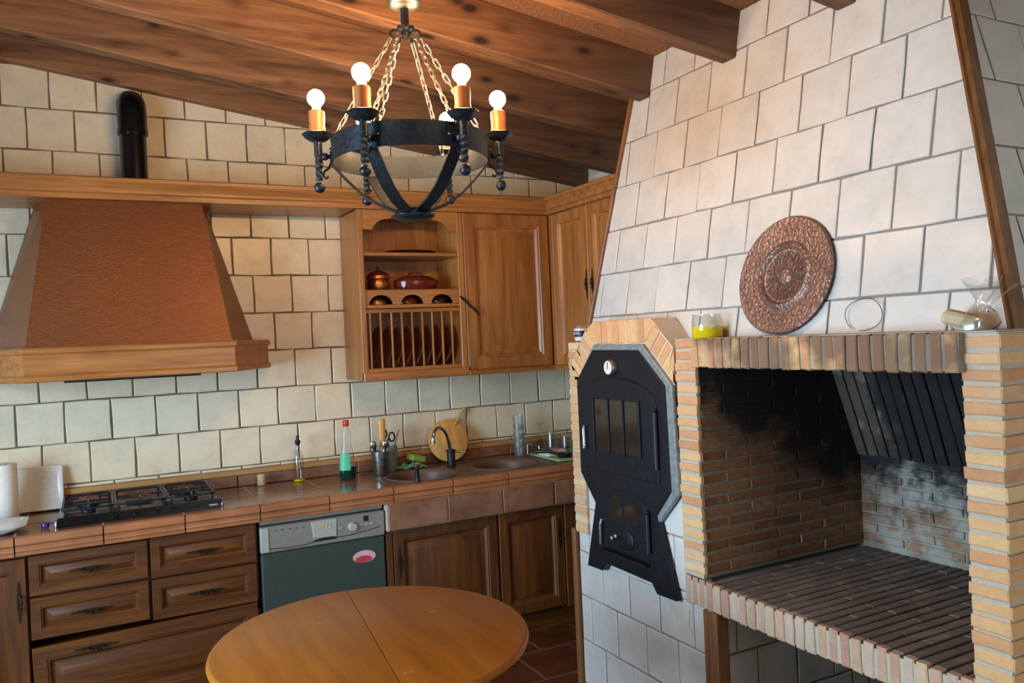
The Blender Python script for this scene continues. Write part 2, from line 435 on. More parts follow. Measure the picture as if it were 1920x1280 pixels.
def slab(poly, back, front, ch, jit, rr):
    """MB of a slightly uneven pillowed slab; poly in u,v"""
    pts = []
    n = len(poly)
    for i in range(n):
        p, q = poly[i], poly[(i+1) % n]
        pts.append((p[0]+rr.uniform(-jit, jit), p[1]+rr.uniform(-jit, jit)))
        L = math.hypot(q[0]-p[0], q[1]-p[1])
        if L > .09:
            pts.append(((p[0]+q[0])/2+rr.uniform(-jit, jit), (p[1]+q[1])/2+rr.uniform(-jit, jit)))
    i = inset(pts, ch)
    mb = MB()
    mb.loft([[(*p, back) for p in pts], [(*p, front-ch*.8) for p in pts], [(*p, front) for p in i]], cap0=False)
    return mb
_var = {}
def slab_var(wd, ht, back, front, ch, jit, key):
    k = (round(wd, 3), round(ht, 3), round(back, 3), round(front, 3), key, rnd.randrange(5))
    if k not in _var:
        _var[k] = slab([(-wd/2, -ht/2), (wd/2, -ht/2), (wd/2, ht/2), (-wd/2, ht/2)], back, front, ch, jit, rnd).mesh(key)
    return _var[k]
def piece(name, mat, parent, F, u0, u1, v0, v1, front, back, ch=.003, jit=.0012, outline=None, tilt=.004, dj=.0015):
    """one tile, brick or board on the frame F; shares mesh data with alike ones"""
    rect = [(u0, v0), (u1, v0), (u1, v1), (u0, v1)]
    if outline:
        c = clip(rect, outline)
        if not c or abs(area2(c)) < .00012: return None
        if abs(area2(c)-area2(rect)) > 1e-6:
            cu = sum(p[0] for p in c)/len(c); cv = sum(p[1] for p in c)/len(c)
            me = slab([(p[0]-cu, p[1]-cv) for p in c], back, front, ch, jit*.5, rnd).mesh(name)
            return put(name, me, mat, parent, F @ T(cu, cv, rnd.uniform(-dj, dj)))
    me = slab_var(u1-u0, v1-v0, back, front, ch, jit, name+mat.name)
    W = F @ T((u0+u1)/2, (v0+v1)/2, rnd.uniform(-dj, dj)) @ Matrix.Rotation(rnd.uniform(-tilt, tilt), 4, 'X') @ Matrix.Rotation(rnd.uniform(-tilt, tilt), 4, 'Y')
    return put(name, me, mat, parent, W)
def lay(parent, F, outline, vlines, offs, pitch, gap, front, back, mat, name='tile', ch=.005, jit=.002):
    us = [p[0] for p in outline]
    for i in range(len(vlines)-1):
        v0, v1 = vlines[i]+gap/2, vlines[i+1]-gap/2
        u = offs[i % len(offs)]
        u -= math.ceil((u-min(us))/pitch)*pitch
        while u < max(us):
            piece(name, mat, parent, F, u+gap/2, u+pitch-gap/2, v0, v1, front, back, ch, jit, outline)
            u += pitch
def rect_loops(mb, F, u0, u1, v0, v1, prof, cap=True):
    old = mb.M; mb.M = F
    mb.loft([[(u0+i, v0+i, n), (u1-i, v0+i, n), (u1-i, v1-i, n), (u0+i, v1-i, n)] for i, n in prof], cap0=False, cap1=cap)
    mb.M = old; return mb
# ------------------------------------------------------------------ the room
YB, XR, XL, YF = 4.42, 2.90, -2.0, -1.5
SL = .139                                                # rafters fall towards the right wall
def zb(x): return 2.990 - SL*x                           # underside of the rafters
def zc(x): return zb(x) + .195                           # ceiling
floor = struct('floor', MB().box(XL-.15, XR+.15, YF-.15, YB+.15, -.12, -.004), M['grout'], origin=(0, 0, 0))
for j in range(2, 15):
    y0 = 3.65-.32*10+.32*(j-2)
    for i in range(0, 15):
        x0 = 2.01 - .315*6 + .315*i - (.1575 if j % 2 else 0)
        if y0 > 4.3 or x0 > 2.8 or x0 < -.2: continue
        if 1.96 < x0+.02 and y0 < 3.1: continue
        piece('floor_tile', M['floor_tile'], floor, FZ(0), x0+.006, x0+.309, y0+.006, y0+.314, .0, -.01, .004, .0015, None, .001, .0005)
wall_back = struct('wall_back', MB().box(XL-.15, XR+.15, YB, YB+.15, 0, 3.6), M['grout'], origin=(0, YB, 0))
GA, GB = -.315-.0985, -.215-.0985
# tile courses of the back wall: lines every 20 cm, joints shifted half a tile
FB = FY(YB)
out = [(-1.42, .9955), (2.89, .9955), (2.89, zb(2.89)+.03), (-1.42, zb(-1.42)+.03)]
lines = [1.0115-.2+.2*k for k in range(13)]
lay(wall_back, FB, out, lines, [-.315, -.215], .2005, .0056, .0045, 0, M['tile'], ch=.0035, jit=.0027)
wall_right = struct('wall_right', MB().box(XR, XR+.15, YF-.15, YB, 0, 3.6), M['plaster'], origin=(XR, 0, 0))
out = [(-YB+.008, 2.36), (-3.25, 2.36), (-3.25, zb(XR)+.05), (-YB+.008, zb(XR)+.05)]
lay(wall_right, FX(XR), out, lines, [-4.35, -4.25], .2005, .0042, .0055, 0, M['tile'], ch=.0035)
mb = MB()
wy0, wy1, wz0, wz1 = 1.15, 3.05, .55, 2.25
mb.box(XL-.15, XL, YF-.15, wy0, 0, 3.7); mb.box(XL-.15, XL, wy1, YB, 0, 3.7); mb.box(XL-.15, XL, wy0, wy1, 0, wz0); mb.box(XL-.15, XL, wy0, wy1, wz1, 3.7)
struct('wall_left', mb, M['plaster'], origin=(XL, 0, 0))
mb = MB()
mb.box(XL, .65, YF-.15, YF, 0, 3.7); mb.box(2.35, XR, YF-.15, YF, 0, 3.7); mb.box(.65, 2.35, YF-.15, YF, 2.4, 3.7)
struct('wall_front', mb, M['plaster'], origin=(0, YF, 0))
mb = MB()
for a, b, c, d in ((wy0, wy1, wz0, wz0+.06), (wy0, wy1, wz1-.06, wz1), (wy0, wy0+.06, wz0, wz1), (wy1-.06, wy1, wz0, wz1), (2.07, 2.13, wz0, wz1)):
    mb.box(XL-.10, XL-.05, a, b, c, d)
win = struct('window_1', mb, M['trimwood'], origin=(XL-.08, 2.1, wz0))
mb = MB(); mb.box(XL-.078, XL-.072, wy0+.06, wy1-.06, wz0+.06, wz1-.06); mb.build('window_pane', M['glass'], win)
mb = MB(); 
for a, b, c, d in ((.65, .71, 0, 2.4), (2.29, 2.35, 0, 2.4), (.65, 2.35, 2.34, 2.4), (1.47, 1.53, 0, 2.4)): mb.box(a, b, YF-.1, YF-.05, c, d)
dr = struct('added_door', mb, M['trimwood'], origin=(1.5, YF-.08, 0))  # unseen door, added to go with the fill on the chimney's side
mb = MB(); mb.box(.71, 2.29, YF-.078, YF-.072, .05, 2.34); mb.build('added_door_pane', M['glass'], dr)
# ceiling of straw board on rafters
mb = MB()
mb.prism([(XL-.15, zc(XL-.15)), (XR+.15, zc(XR+.15)), (XR+.15, zc(XR+.15)+.06), (XL-.15, zc(XL-.15)+.06)], YF-.15, YB+.15, 'y')
struct('ceiling', mb, M['straw'], origin=(0, 1.5, 3.1))
beams = [(4.355, YB, -.02, 'dark wooden rafter lying against the back tile wall'),
         (3.985, 4.065, 0, 'wooden rafter one away from the back wall with a row of small knots'),
         (3.440, 3.520, 0, 'wooden rafter over the cooker hood, third from the back wall'),
         (2.900, 2.980, 0, 'wooden rafter behind the chandelier that ends in the white chimney tiles'),
         (2.355, 2.435, 0, 'wooden rafter that carries the chandelier and ends high on the chimney'),
         (1.800, 1.880, 0, 'wooden rafter whose end just shows at the top edge above the chimney'),
         (1.245, 1.325, 0, 'wooden rafter over the near edge of the table, out of the photo'),]
for y0, y1, dz, lb in beams:
    xe = XR-.003 if y0 > 3.2 else 2.277
    xt = 0 if y0 > 3.2 else .035
    mb = MB()
    ch = .006
    pr = lambda x, i: [(x, y0+ch if y0 < 4.3 else y0+ch, zb(x)+dz), (x, y1-ch, zb(x)+dz), (x, y1, zb(x)+dz+ch), (x+(xt if i == 6 else 0), y1, zc(x)-.004), (x+(xt if i == 6 else 0), y0, zc(x)-.004), (x, y0, zb(x)+dz+ch)]
    mb.loft([pr(XL-.02+(xe-XL+.02)*k/6, k) for k in range(7)])
    o = mb.build('ceiling_beam', M['beam'], None, origin=(0, (y0+y1)/2, zb(0)))
    tag(o, lb, 'beam', 'rafters under the straw ceiling')

# ------------------------------------------------------------------ chimney breast (leaning, tapering, tiled)
LEAN, LT, RT = .19, .135, .25
def cx(z): return 2.09 + LEAN*(z-1.70)
def cl(z): return 3.190 - LT*(z-1.59)
def cr(z): return 1.195 + RT*(z-1.59)
chim = thing('chimney_breast', 'tall tapering chimney breast faced with large white tiles above the fireplace', 'chimney', (2.45, 2.2, 1.59))
ZT = 3.12
mb = MB()
e = .0045
zf, zr = 2.862, zc(XR)-.004
mb.loft([[(cx(1.593)+e, cr(1.593)+e, 1.593), (XR-.002, cr(1.593)+e, 1.593), (XR-.002, cl(1.593)-.004, 1.593), (cx(1.593)+e, cl(1.593)-.004, 1.593)],
         [(cx(zf)+e, cr(zf)+e, zf), (XR-.002, cr(zr)+e, zr), (XR-.002, cl(zr)-.004, zr), (cx(zf)+e, cl(zf)-.004, zf)]])
mb.build('masonry_core', M['grout2'], chim)
s = math.sqrt(1+LEAN**2)
FC = frame((cx(1.59), 0, 1.59), (0, -1, 0), (LEAN, 0, 1))
def vz(z): return (z-1.59)*s
out = [(-cl(1.592)+.018, vz(1.592)), (-cr(1.592)-.022, vz(1.592)), (-cr(2.862)-.022, vz(2.862)), (-cl(2.862)+.018, vz(2.862))]
zl = [1.50, 1.70, 1.895, 2.0925, 2.293, 2.497, 2.705, 2.91, 3.11]
lay(chim, FC, out, [vz(z) for z in zl], [-3.012, -3.1035], .2025, .0062, 0, -.004, M['tile2'], ch=.0028, jit=.0026)
sr = math.sqrt(1+RT**2)
FS = frame((0, cr(1.59), 1.59), (1, 0, 0), (0, RT, 1))
out = [(cx(1.592)+.02, 0), (XR-.01, 0), (XR-.01, (zc(XR)-1.595)*sr), (cx(2.86)+.02, (2.855-1.59)*sr)]
lay(chim, FS, out, [(z-1.59)*sr for z in zl], [2.30, 2.20], .2025, .0062, 0, -.004, M['tile2'], ch=.0028)
# corner mouldings
def edge_trim(fn_y, yo, wd, name):
    mb = MB(); L = []
    for z in (1.592, 2.858):
        x, y = cx(z), fn_y(z)
        L.append([(x-.012, y+yo, z), (x-.016, y+yo+wd*.3, z), (x-.010, y+yo+wd*.5, z), (x-.016, y+yo+wd*.7, z), (x-.012, y+yo+wd, z), (x+.03, y+yo+wd, z), (x+.03, y+yo, z)])
    mb.loft(L); return mb.build(name, M['trimwood'], chim)
edge_trim(cr, -.004, .030, 'corner_moulding'); edge_trim(cl, -.018, .020, 'corner_moulding')

# ------------------------------------------------------------------ fireplace
FXF = 1.955
fire = thing('brick_fireplace', 'open brick fireplace with raised hearth and soldier course lintel', 'fireplace', (2.4, 1.8, 0))
CP = .0414                                             # one course
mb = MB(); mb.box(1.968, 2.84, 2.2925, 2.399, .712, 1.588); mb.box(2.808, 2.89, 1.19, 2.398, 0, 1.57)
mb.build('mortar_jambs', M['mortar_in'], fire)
mb = MB(); mb.box(1.9535, 1.9675, 2.2925, 2.399, .712, 1.588); mb.build('column_mortar', M['mortar'], fire)
mb = MB(); mb.box(1.9535, 2.89, 1.181, 1.275, 0, 1.588); mb.build('column_mortar', M['mortar'], fire)
mb = MB(); mb.box(1.9515, 2.80, 1.278, 2.392, .607, .692); mb.build('hearth_slab', M['mortar'], fire)
mb = MB(); mb.box(1.95, 2.066, 1.185, 2.40, 1.5885, 1.5925, .001); mb.build('mantel_shelf', M['mortar'], fire)
mb = MB(); mb.box(1.9295, 2.07, 1.268, 2.283, 1.491, 1.587); mb.build('lintel_mortar', M['mortar_lintel'], fire)
FFX = FX(FXF)
def courses(z0, n, y0, y1, mat, depth, inner=None, parent=fire, outline=None):
    for k in range(n):
        z = z0+CP*k
        dp = depth[k % len(depth)]
        j = rnd.uniform(-.004, .004)
        piece('brick', mat, parent, FFX, -y1+.002+j, -y0-.002+j, z+.0055, z+CP-.0060, .006, -dp, .0035, .0022, outline, .010, .002)
courses(.722, 21, 2.284, 2.402, M['brick'], (.010, .010))
for k in range(38):                                      # right pillar, seen on two sides
    z = .012+CP*k; j = rnd.uniform(-.004, .004); dp = (.115, .235)[k % 2]
    piece('brick', M['brick'], fire, FFX, -1.278+j, -1.176+j, z+.0045, z+CP-.0055, .006, -dp, .004, .0022, None, .010, .003)
    if z > .5:
        for q in range(4):
            ua, ub = FXF+dp+.01+.25*q, min(FXF+dp+.24+.25*q, XR-.006)
            if ub-ua > .03: piece('brick', M['brick'], fire, FY(1.184), ua, ub, z+.0045, z+CP-.0055, .006, -.03, .004, .002, None, .004, .0015)
# left inner wall and back wall
FI = FY(2.296)
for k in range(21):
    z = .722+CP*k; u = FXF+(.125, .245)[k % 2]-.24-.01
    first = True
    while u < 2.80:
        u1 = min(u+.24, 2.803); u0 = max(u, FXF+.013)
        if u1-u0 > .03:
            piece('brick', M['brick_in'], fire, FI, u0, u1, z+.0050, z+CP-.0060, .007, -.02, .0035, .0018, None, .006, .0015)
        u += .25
FBK = FX(2.806)
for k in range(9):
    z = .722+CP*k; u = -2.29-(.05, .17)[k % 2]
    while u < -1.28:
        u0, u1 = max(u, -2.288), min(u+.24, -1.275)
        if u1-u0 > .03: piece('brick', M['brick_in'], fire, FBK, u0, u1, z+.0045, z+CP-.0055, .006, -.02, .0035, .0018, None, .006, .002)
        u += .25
# right inner wall (faces away from the camera) and the sloping smoke throat
sl = -.38
FT = frame((2.800, 0, 1.082), (0, -1, 0), (sl, 0, 1))
mb = MB(FT); mb.box(-2.30, -1.27, -.02, .56, -.05, -.004); mb.build('throat_mortar', M['mortar_dark'], fire)
for i in range(20):
    u = -2.288+.0505*i
    for v in (0,):
        piece('throat_brick', M['brick_smoke'], fire, FT, u, u+.042, v, v+.53, .008, -.02, .004, .002, None, .006, .004)
# hearth surface of bricks on edge, lintel and hearth fronts as soldier courses
FH = FZ(.700)
for i in range(24):
    y = 2.284-.0421*(i+1); x = FXF-.004+(.118, .245)[i % 2]*(1 if i % 2 else 1); 
    piece('edge_brick', M['brick_edge'], fire, FFX, -y-.0375, -y-.0045, .604, .702+rnd.uniform(-.002, .002), .008, -.014, .004, .002, None, .01, .003)
    u = FXF+.012-(0 if i % 2 else .125)
    while u < 2.80:
        u0, u1 = max(u, FXF+.012), min(u+.247, 2.80)
        if u1-u0 > .03: piece('hearth_brick', M['brick_floor'], fire, FH, u0, u1, y+.004, y+.0385, .002, -.01, .003, .0012, None, .004, .0010)
        u += .25
mb = MB(); mb.box(FXF+.012, 2.80, 1.28, 2.288, .690, .6965); mb.build('hearth_joints', M['mortar_dark'], fire)
for i in range(3):
    y = 2.288+.0375*i
    piece('brick', M['brick_edge'], fire, FFX, -y-.034, -y-.002, .604, .708, .005, -.03, .004, .002, None, .008, .002)
for i in range(24):
    y = 2.284-.0424*(i+1)
    piece('lintel_brick', M['brick_lintel'], fire, FFX, -y-.0385, -y-.0045, 1.487+rnd.uniform(-.002, .002), 1.590, .030, -.10, .004, .002, None, .008, .003)
# below the hearth: tiled niche and its wooden corner post
mb = MB(); mb.box(1.985, 2.83, 2.292, 2.36, 0, .60); mb.box(2.80, 2.88, 1.28, 2.36, 0, .60); mb.build('niche_wall', M['grout'], fire)
lay(fire, FY(2.292), [(2.0, .0), (2.8, .0), (2.8, .60), (2.0, .60)], [.004+.2035*k for k in range(4)], [2.096, 2.195], .2025, .006, .006, 0, M['tile2'])
mb = MB(); L = []
for z in (.0, .603): L.append([(1.948, 2.226, z), (1.944, 2.245, z), (1.950, 2.255, z), (1.944, 2.265, z), (1.944, 2.294, z), (2.0, 2.294, z), (2.0, 2.226, z)])
mb.loft(L); mb.build('corner_post', M['trimwood'], fire)

# ------------------------------------------------------------------ bread oven block
oven = thing('bread_oven', 'tiled and brick framed wood oven block left of the fireplace', 'oven', (2.4, 2.75, 0))
mb = MB(); mb.box(1.9535, 2.0, 3.063, 3.161, .72, 1.588); mb.build('jamb_mortar', M['mortar'], oven)
mb = MB(); mb.box(1.968, XR-.004, 2.404, 3.160, 0, 1.578); mb.box(1.968, 2.2, 2.302, 2.404, 0, .598)
mb.build('masonry_core', M['grout2'], oven)
mb = MB(); mb.prism([(2.414, 1.375), (3.10, 1.375), (3.145, 1.49), (3.06, 1.587), (2.949, 1.674), (2.541, 1.674), (2.414, 1.560)], 1.9535, 2.075, 'x')
mb.build('plaster_arch', M['plaster'], oven)
OT = [.0195-.204, .0195, .223, .427, .631, .835, 1.039]
FO = FX(1.968)
lay(oven, FO, [(-3.158, .002), (-2.295, .002), (-2.295, .60), (-3.158, .60)], OT, [-3.079, -2.98], .2015, .0045, .005, 0, M['tile2'])
lay(oven, FO, [(-3.062, .60), (-2.408, .60), (-2.408, 1.06), (-3.062, 1.06)], OT, [-3.079, -2.98], .2015, .0045, .005, 0, M['tile2'])
lay(oven, FO, [(-3.158, .60), (-3.062, .60), (-3.062, .722), (-3.158, .722)], OT, [-3.079, -2.98], .2015, .0045, .005, 0, M['tile2'])
# left brick jamb, cut by the sloping shoulder of the arch
courses(.722, 18, 3.062, 3.164, M['brick'], (.055, .055), parent=oven, outline=[(-3.20, .5), (-3.03, .5), (-3.03, 1.386), (-3.145, 1.49), (-3.20, 1.49)])
courses(.722+18*CP, 3, 3.062, 3.164, M['brick'], (.055, .055), parent=oven, outline=[(-3.20, 1.43), (-3.045, 1.60), (-3.20, 1.60)])
# arch: soldiers on top, fans on the two shoulders
for i in range(8):
    y = 2.930-.0431*(i+1)
    piece('brick', M['brick'], oven, FFX, -y-.040, -y-.002, 1.580, 1.676, .006, -.06, .004, .002, None, .008, .003)
def shoulder(p, q, n, outl):
    d = Vector((q[0]-p[0], q[1]-p[1])); L = d.length; d.normalize(); nn = Vector((-d.y, d.x))
    for i in range(n):
        a = L*i/n+.002; b = L*(i+1)/n-.002; h = .098
        P = [Vector(p)+d*a+nn*.003, Vector(p)+d*b+nn*.003, Vector(p)+d*b+nn*h, Vector(p)+d*a+nn*h]
        c = clip([tuple(t) for t in P], outl)
        if not c: continue
        cu = sum(t[0] for t in c)/len(c); cv = sum(t[1] for t in c)/len(c)
        me = slab([(t[0]-cu, t[1]-cv) for t in c], -.06, .006, .004, .001, rnd).mesh('brick')
        put('brick', me, M['brick'], oven, FFX @ T(cu, cv, rnd.uniform(-.003, .003)))
# u = -y; the left shoulder rises from (-3.07,1.424) to (-2.93,1.577), the right one falls from (-2.586,1.575) to (-2.412,1.417)
shoulder((-3.072, 1.424), (-2.934, 1.577), 5, [(-3.160, 1.40), (-2.93, 1.40), (-2.93, 1.68), (-3.160, 1.68)])
shoulder((-2.584, 1.577), (-2.412, 1.419), 5, [(-2.588, 1.39), (-2.411, 1.39), (-2.411, 1.70), (-2.588, 1.70)])
def wedge(P):
    cu = sum(t[0] for t in P)/len(P); cv = sum(t[1] for t in P)/len(P)
    put('brick', slab([(t[0]-cu, t[1]-cv) for t in P], -.06, .005, .004, .001, rnd).mesh('brick'), M['brick'], oven, FFX @ T(cu, cv, 0))
wedge([(-2.934, 1.580), (-2.932, 1.676), (-2.952, 1.676), (-3.006, 1.645)])
wedge([(-2.583, 1.580), (-2.519, 1.650), (-2.541, 1.676), (-2.583, 1.676)])
mb = MB(); mb.box(1.945, 1.99, 3.166, 3.196, 0, .73, .004); mb.build('corner_post', M['trimwood'], oven)
# broken tile patch beneath the right foot of the steel front
o = MB(FX(1.966)); o.prism([(-2.53, .575), (-2.50, .535), (-2.46, .512), (-2.40, .50), (-2.39, .575), (-2.43, .59), (-2.52, .595)], 0, .006, 'n', .002)
o.build('plaster_patch', M['plaster'], oven)

# ------------------------------------------------------------------ steel oven front
of = thing('oven_front', 'black steel oven front with arched glass door, thermometer and two feet', 'oven door', (1.94, 2.74, .59))
FP = FX(1.952)
def U(*p): return [(-y, z) for y, z in p]
octo = U((2.95, .892), (3.067, 1.004), (3.071, 1.424), (2.930, 1.577), (2.586, 1.575), (2.411, 1.417), (2.397, 1.005), (2.520, .880))
mb = MB(FP); mb.prism(octo[::-1] if area2(octo) < 0 else octo, -.001, .016, 'n', .003); mb.build('zinc_frame', M['zinc'], of)
inn = inset(octo if area2(octo) > 0 else octo[::-1], .0)
blk = U((2.952, .885), (3.062, 1.010), (3.063, 1.420), (2.929, 1.554), (2.606, 1.552), (2.447, 1.416), (2.436, 1.012), (2.530, .905))
legs = U((2.925, .598), (3.040, .595), (2.95, .905), (2.53, .905), (2.429, .598), (2.545, .595), (2.576, .632), (2.889, .637))
mb = MB(FP)
mb.prism(blk if area2(blk) > 0 else blk[::-1], .010, .024, 'n', .002); main = mb.build('steel_plate', M['iron_in'], of)
mb = MB(FP)
mb.prism(legs if area2(legs) > 0 else legs[::-1], -.002, .022); mb.build('foot_plate', M['iron_in'], of)
# upper arched door
def arch(u0, u1, v0, vs, vt, n=14):
    c = (u0+u1)/2; pts = [(u0, v0), (u1, v0)]
    for i in range(n+1):
        a = PI*i/n; pts.append((c+(u1-c)*math.cos(a), vs+(vt-vs)*math.sin(a)))
    return pts
mb = MB(FP); mb.prism(arch(-3.045, -2.495, 1.035, 1.33, 1.440), .022, .030, 'n', .003); door = mb.build('arched_door', M['iron_in'], of)
for a, b in ((2.918, 2.822), (2.806, 2.714), (2.700, 2.603)):
    mb = MB(FP); mb.prism([(-a, 1.130), (-b, 1.127), (-b, 1.338), (-b-.012, 1.345), (-a+.012, 1.345), (-a, 1.335)], .030, .0315, 'n')
    mb.build('pane', M['ovenglass'], door)
for a in (2.925, 2.814, 2.707, 2.598):
    mb = MB(FP); mb.box(-a-.004, -a+.004, 1.118, 1.350, .030, .038, .002); mb.build('glazing_bar', M['iron_in'], door)
mb = MB(FP); mb.tube([(-2.992, 1.222, .030), (-2.992, 1.222, .040), (-2.990, 1.205, .046), (-2.988, 1.130, .046)], .007, 8); mb.sphere((-2.988, 1.128, .046), .010)
mb.build('handle', M['steel'], door, 40)
for z0, z1 in ((1.09, 1.312), (.752, .905)):
    y = 2.497 if z0 > 1 else 2.572
    mb = MB(FP); mb.tube([(-y, z0, .034), (-y, z1, .034)], .009, 8); mb.sphere((-y, z1+.008, .034), .008); mb.build('hinge', M['iron_in'], of, 40)
mb = MB(FP @ T(-2.772, 1.482, .022) ); mb.lathe([(.030, 0), (.033, .004), (.033, .026), (.030, .030)], 24); th = mb.build('thermometer', M['brass'], of, 40)
mb = MB(FP @ T(-2.772, 1.482, .0525)); mb.lathe([(.028, 0), (.028, .0015)], 24); mb.build('dial', M['white'], th, 40)
mb = MB(FP @ T(-2.772, 1.482, .0542)); mb.box(-.002, .002, -.006, .022, 0, .001); mb.build('needle', M['black'], th)
# lower ash door
mb = MB(FP); mb.prism(arch(-2.915, -2.585, .712, .905, .975), .020, .029, 'n', .003); low = mb.build('ash_door', M['iron_in'], of)
for P in ([(-2.842, .836), (-2.745, .836), (-2.745, .945), (-2.80, .942), (-2.842, .925)], [(-2.728, .838), (-2.636, .845), (-2.636, .915), (-2.67, .94), (-2.728, .945)]):
    mb = MB(FP); mb.prism(P, .029, .0305); mb.build('pane', M['ovenglass'], low)
mb = MB(FP); mb.tube([(-2.893, .826, .028), (-2.893, .828, .038), (-2.895, .81, .042), (-2.899, .722, .042)], .006, 8); mb.build('handle', M['steel'], low, 40)
for y, z in ((2.806, .767), (2.779, .780)):
    mb = MB(FP @ T(-y, z, .028)); mb.lathe([(.006, 0), (.006, .012), (.010, .016), (.010, .022), (.004, .025)], 12); mb.build('knob', M['brass'], low, 40)
mb = MB(FP @ T(-2.712, .772, .029)); mb.lathe([(.038, 0), (.040, .004), (.032, .008)], 24); mb.build('air_dial', M['iron_in'], low, 40)
mb = MB(FP); mb.box(-2.897, -2.577, .695, .706, .02, .055, .003); mb.build('ash_lip', M['iron_in'], of)
# ------------------------------------------------------------------ fitted kitchen
YC = 3.835
P_FRAME = [(0, -.021), (0, -.003), (.003, 0), (.050, 0), (.053, -.004), (.059, -.004), (.068, -.015), (.075, -.016)]
P_PANEL = [(.072, -.017), (.079, -.0155), (.106, -.003), (.110, -.002)]
def front(name, parent, F, u0, u1, v0, v1, grain, key='oak_', k=1.0, handle=None):
    """a raised-panel door or drawer front; returns the part"""
    mb = MB(); rect_loops(mb, F, u0, u1, v0, v1, [(i*k, n) for i, n in P_FRAME], cap=True)
    d = mb.build(name, M[key+grain], parent, 30)
    mb = MB(); rect_loops(mb, F, u0, u1, v0, v1, [(i*k, n) for i, n in P_PANEL])
    mb.build('raised_panel', M[key+grain], d, 30)
    return d
def iron_handle(parent, F, u, v, horizontal=True, s=1.0):
    """long pierced back plate with a small drop pull"""
    mb = MB(F @ T(u, v, 0) @ (I4 if horizontal else Matrix.Rotation(PI/2, 4, 'Z')) @ Matrix.Scale(s, 4))
    h = [(-.085, 0), (-.072, .003), (-.060, .002), (-.050, .006), (-.036, .004), (-.024, .008), (-.010, .006), (0, .009)]
    up = h + [(-x, y) for x, y in reversed(h[:-1])]
    poly = up + [(x, -y) for x, y in reversed(up[1:-1])]
    mb.prism(poly[::-1], -.001, .004)
    mb.tube([(-.03, .002, .004), (-.028, -.004, .016), (0, -.010, .020), (.028, -.004, .016), (.03, .002, .004)], .0035, 6)
    mb.sphere((0, -.010, .020), .007, 8, 5)
    return mb.build('handle', M['bronze'], parent, 40)
FC_ = FY(YC)
# worktop of terracotta tiles
ZW = .908
wt = thing('worktop', 'long worktop of glazed terracotta tiles with moulded nosing edge and twin round sinks', 'worktop', (.8, 4.1, .83))
mb = MB(); mb.box(-1.26, 1.30, 3.84, 4.40, .832, .890); mb.box(2.302, 2.40, 3.84, 4.40, .832, .890); mb.box(1.30, 2.302, 4.26, 4.40, .832, .890); mb.box(2.40, 2.89, 3.84, 4.40, .832, .890)
mb.build('tile_bed', M['mortar_dark'], wt)
def nosing(x0, x1, yb):
    pr = [(yb, ZW), (3.822, ZW), (3.808, .904), (3.801, .895), (3.801, .878), (3.806, .871), (3.811, .868), (3.811, .863), (3.804, .859), (3.803, .850), (3.811, .846), (3.811, .842), (3.806, .838), (3.807, .831), (3.835, .831), (3.835, .886), (yb, .886)]
    mb = MB(); dz = rnd.uniform(-.0012, .0012)
    mb.loft([[(x, y, z+dz) for y, z in pr] for x in (x0, x1)])
    return mb.build('nosing_tile', M['terra_edge'], wt, 35)
xs = [-.297+.32*k for k in range(-3, 9)]
for x in xs: nosing(x+.0025, min(x+.32, 2.46)-.0025, 3.836)
for x in xs[:8]:
    piece('worktop_tile', M['terra'], wt, FZ(ZW), x+.003, min(x+.317, 1.296), 3.839, 4.074, 0, -.02, .003, .001, None, .001, .0005)
u = -.277-.96
while u < 1.30:
    u1 = min(u+.317, 1.297)
    piece('worktop_tile', M['terra'], wt, FZ(ZW), u+.003, u1, 4.080, 4.392, 0, -.02, .003, .001, None, .001, .0005); u += .32
for u0, u1 in ((2.308, 2.40), (2.404, 2.64), (2.644, 2.885)): piece('worktop_tile', M['terra'], wt, FZ(ZW), u0, u1, 3.839, 4.392, 0, -.02, .003, .001, None, .001, .0005)
for u in (1.30, 1.62, 1.94):
    piece('worktop_tile', M['terra'], wt, FZ(ZW), u+.003, u+.317, 4.264, 4.392, 0, -.02, .003, .001, None, .001, .0005)
mb = MB(); mb.box(-1.255, 1.298, 3.838, 4.392, .889, .9062); mb.build('pale_joints', M['mortar'], wt)
# sink slab with two round holes and its bowls
def cell(mb, c, r, x0, x1, y0, y1, z0, z1, n=32):
    inn_, out_ = [], []
    for k in range(n):
        a = 2*PI*(k+.5)/n; dx, dy = math.cos(a), math.sin(a)
        t = min((x1-c[0])/dx if dx > 1e-6 else 9, (x0-c[0])/dx if dx < -1e-6 else 9, (y1-c[1])/dy if dy > 1e-6 else 9, (y0-c[1])/dy if dy < -1e-6 else 9)
        inn_.append((c[0]+r*dx, c[1]+r*dy)); out_.append((c[0]+t*dx, c[1]+t*dy))
    L = lambda P, z: [(*p, z) for p in P]
    mb.loft([L(out_, z0), L(out_, z1), L(inn_, z1), L(inn_, z0)], closed=True)
S1, S2, SR = (1.545, 4.045), (2.045, 4.055), .182
mb = MB(); cell(mb, S1, SR, 1.302, 1.80, 3.837, 4.262, .893, ZW+.002); cell(mb, S2, SR, 1.80, 2.303, 3.837, 4.262, .893, ZW+.002)
for x, y in ((1.302, 3.837), (2.303, 3.837), (1.302, 4.262), (2.303, 4.262)): pass
mb.build('sink_slab', M['stone'], wt)
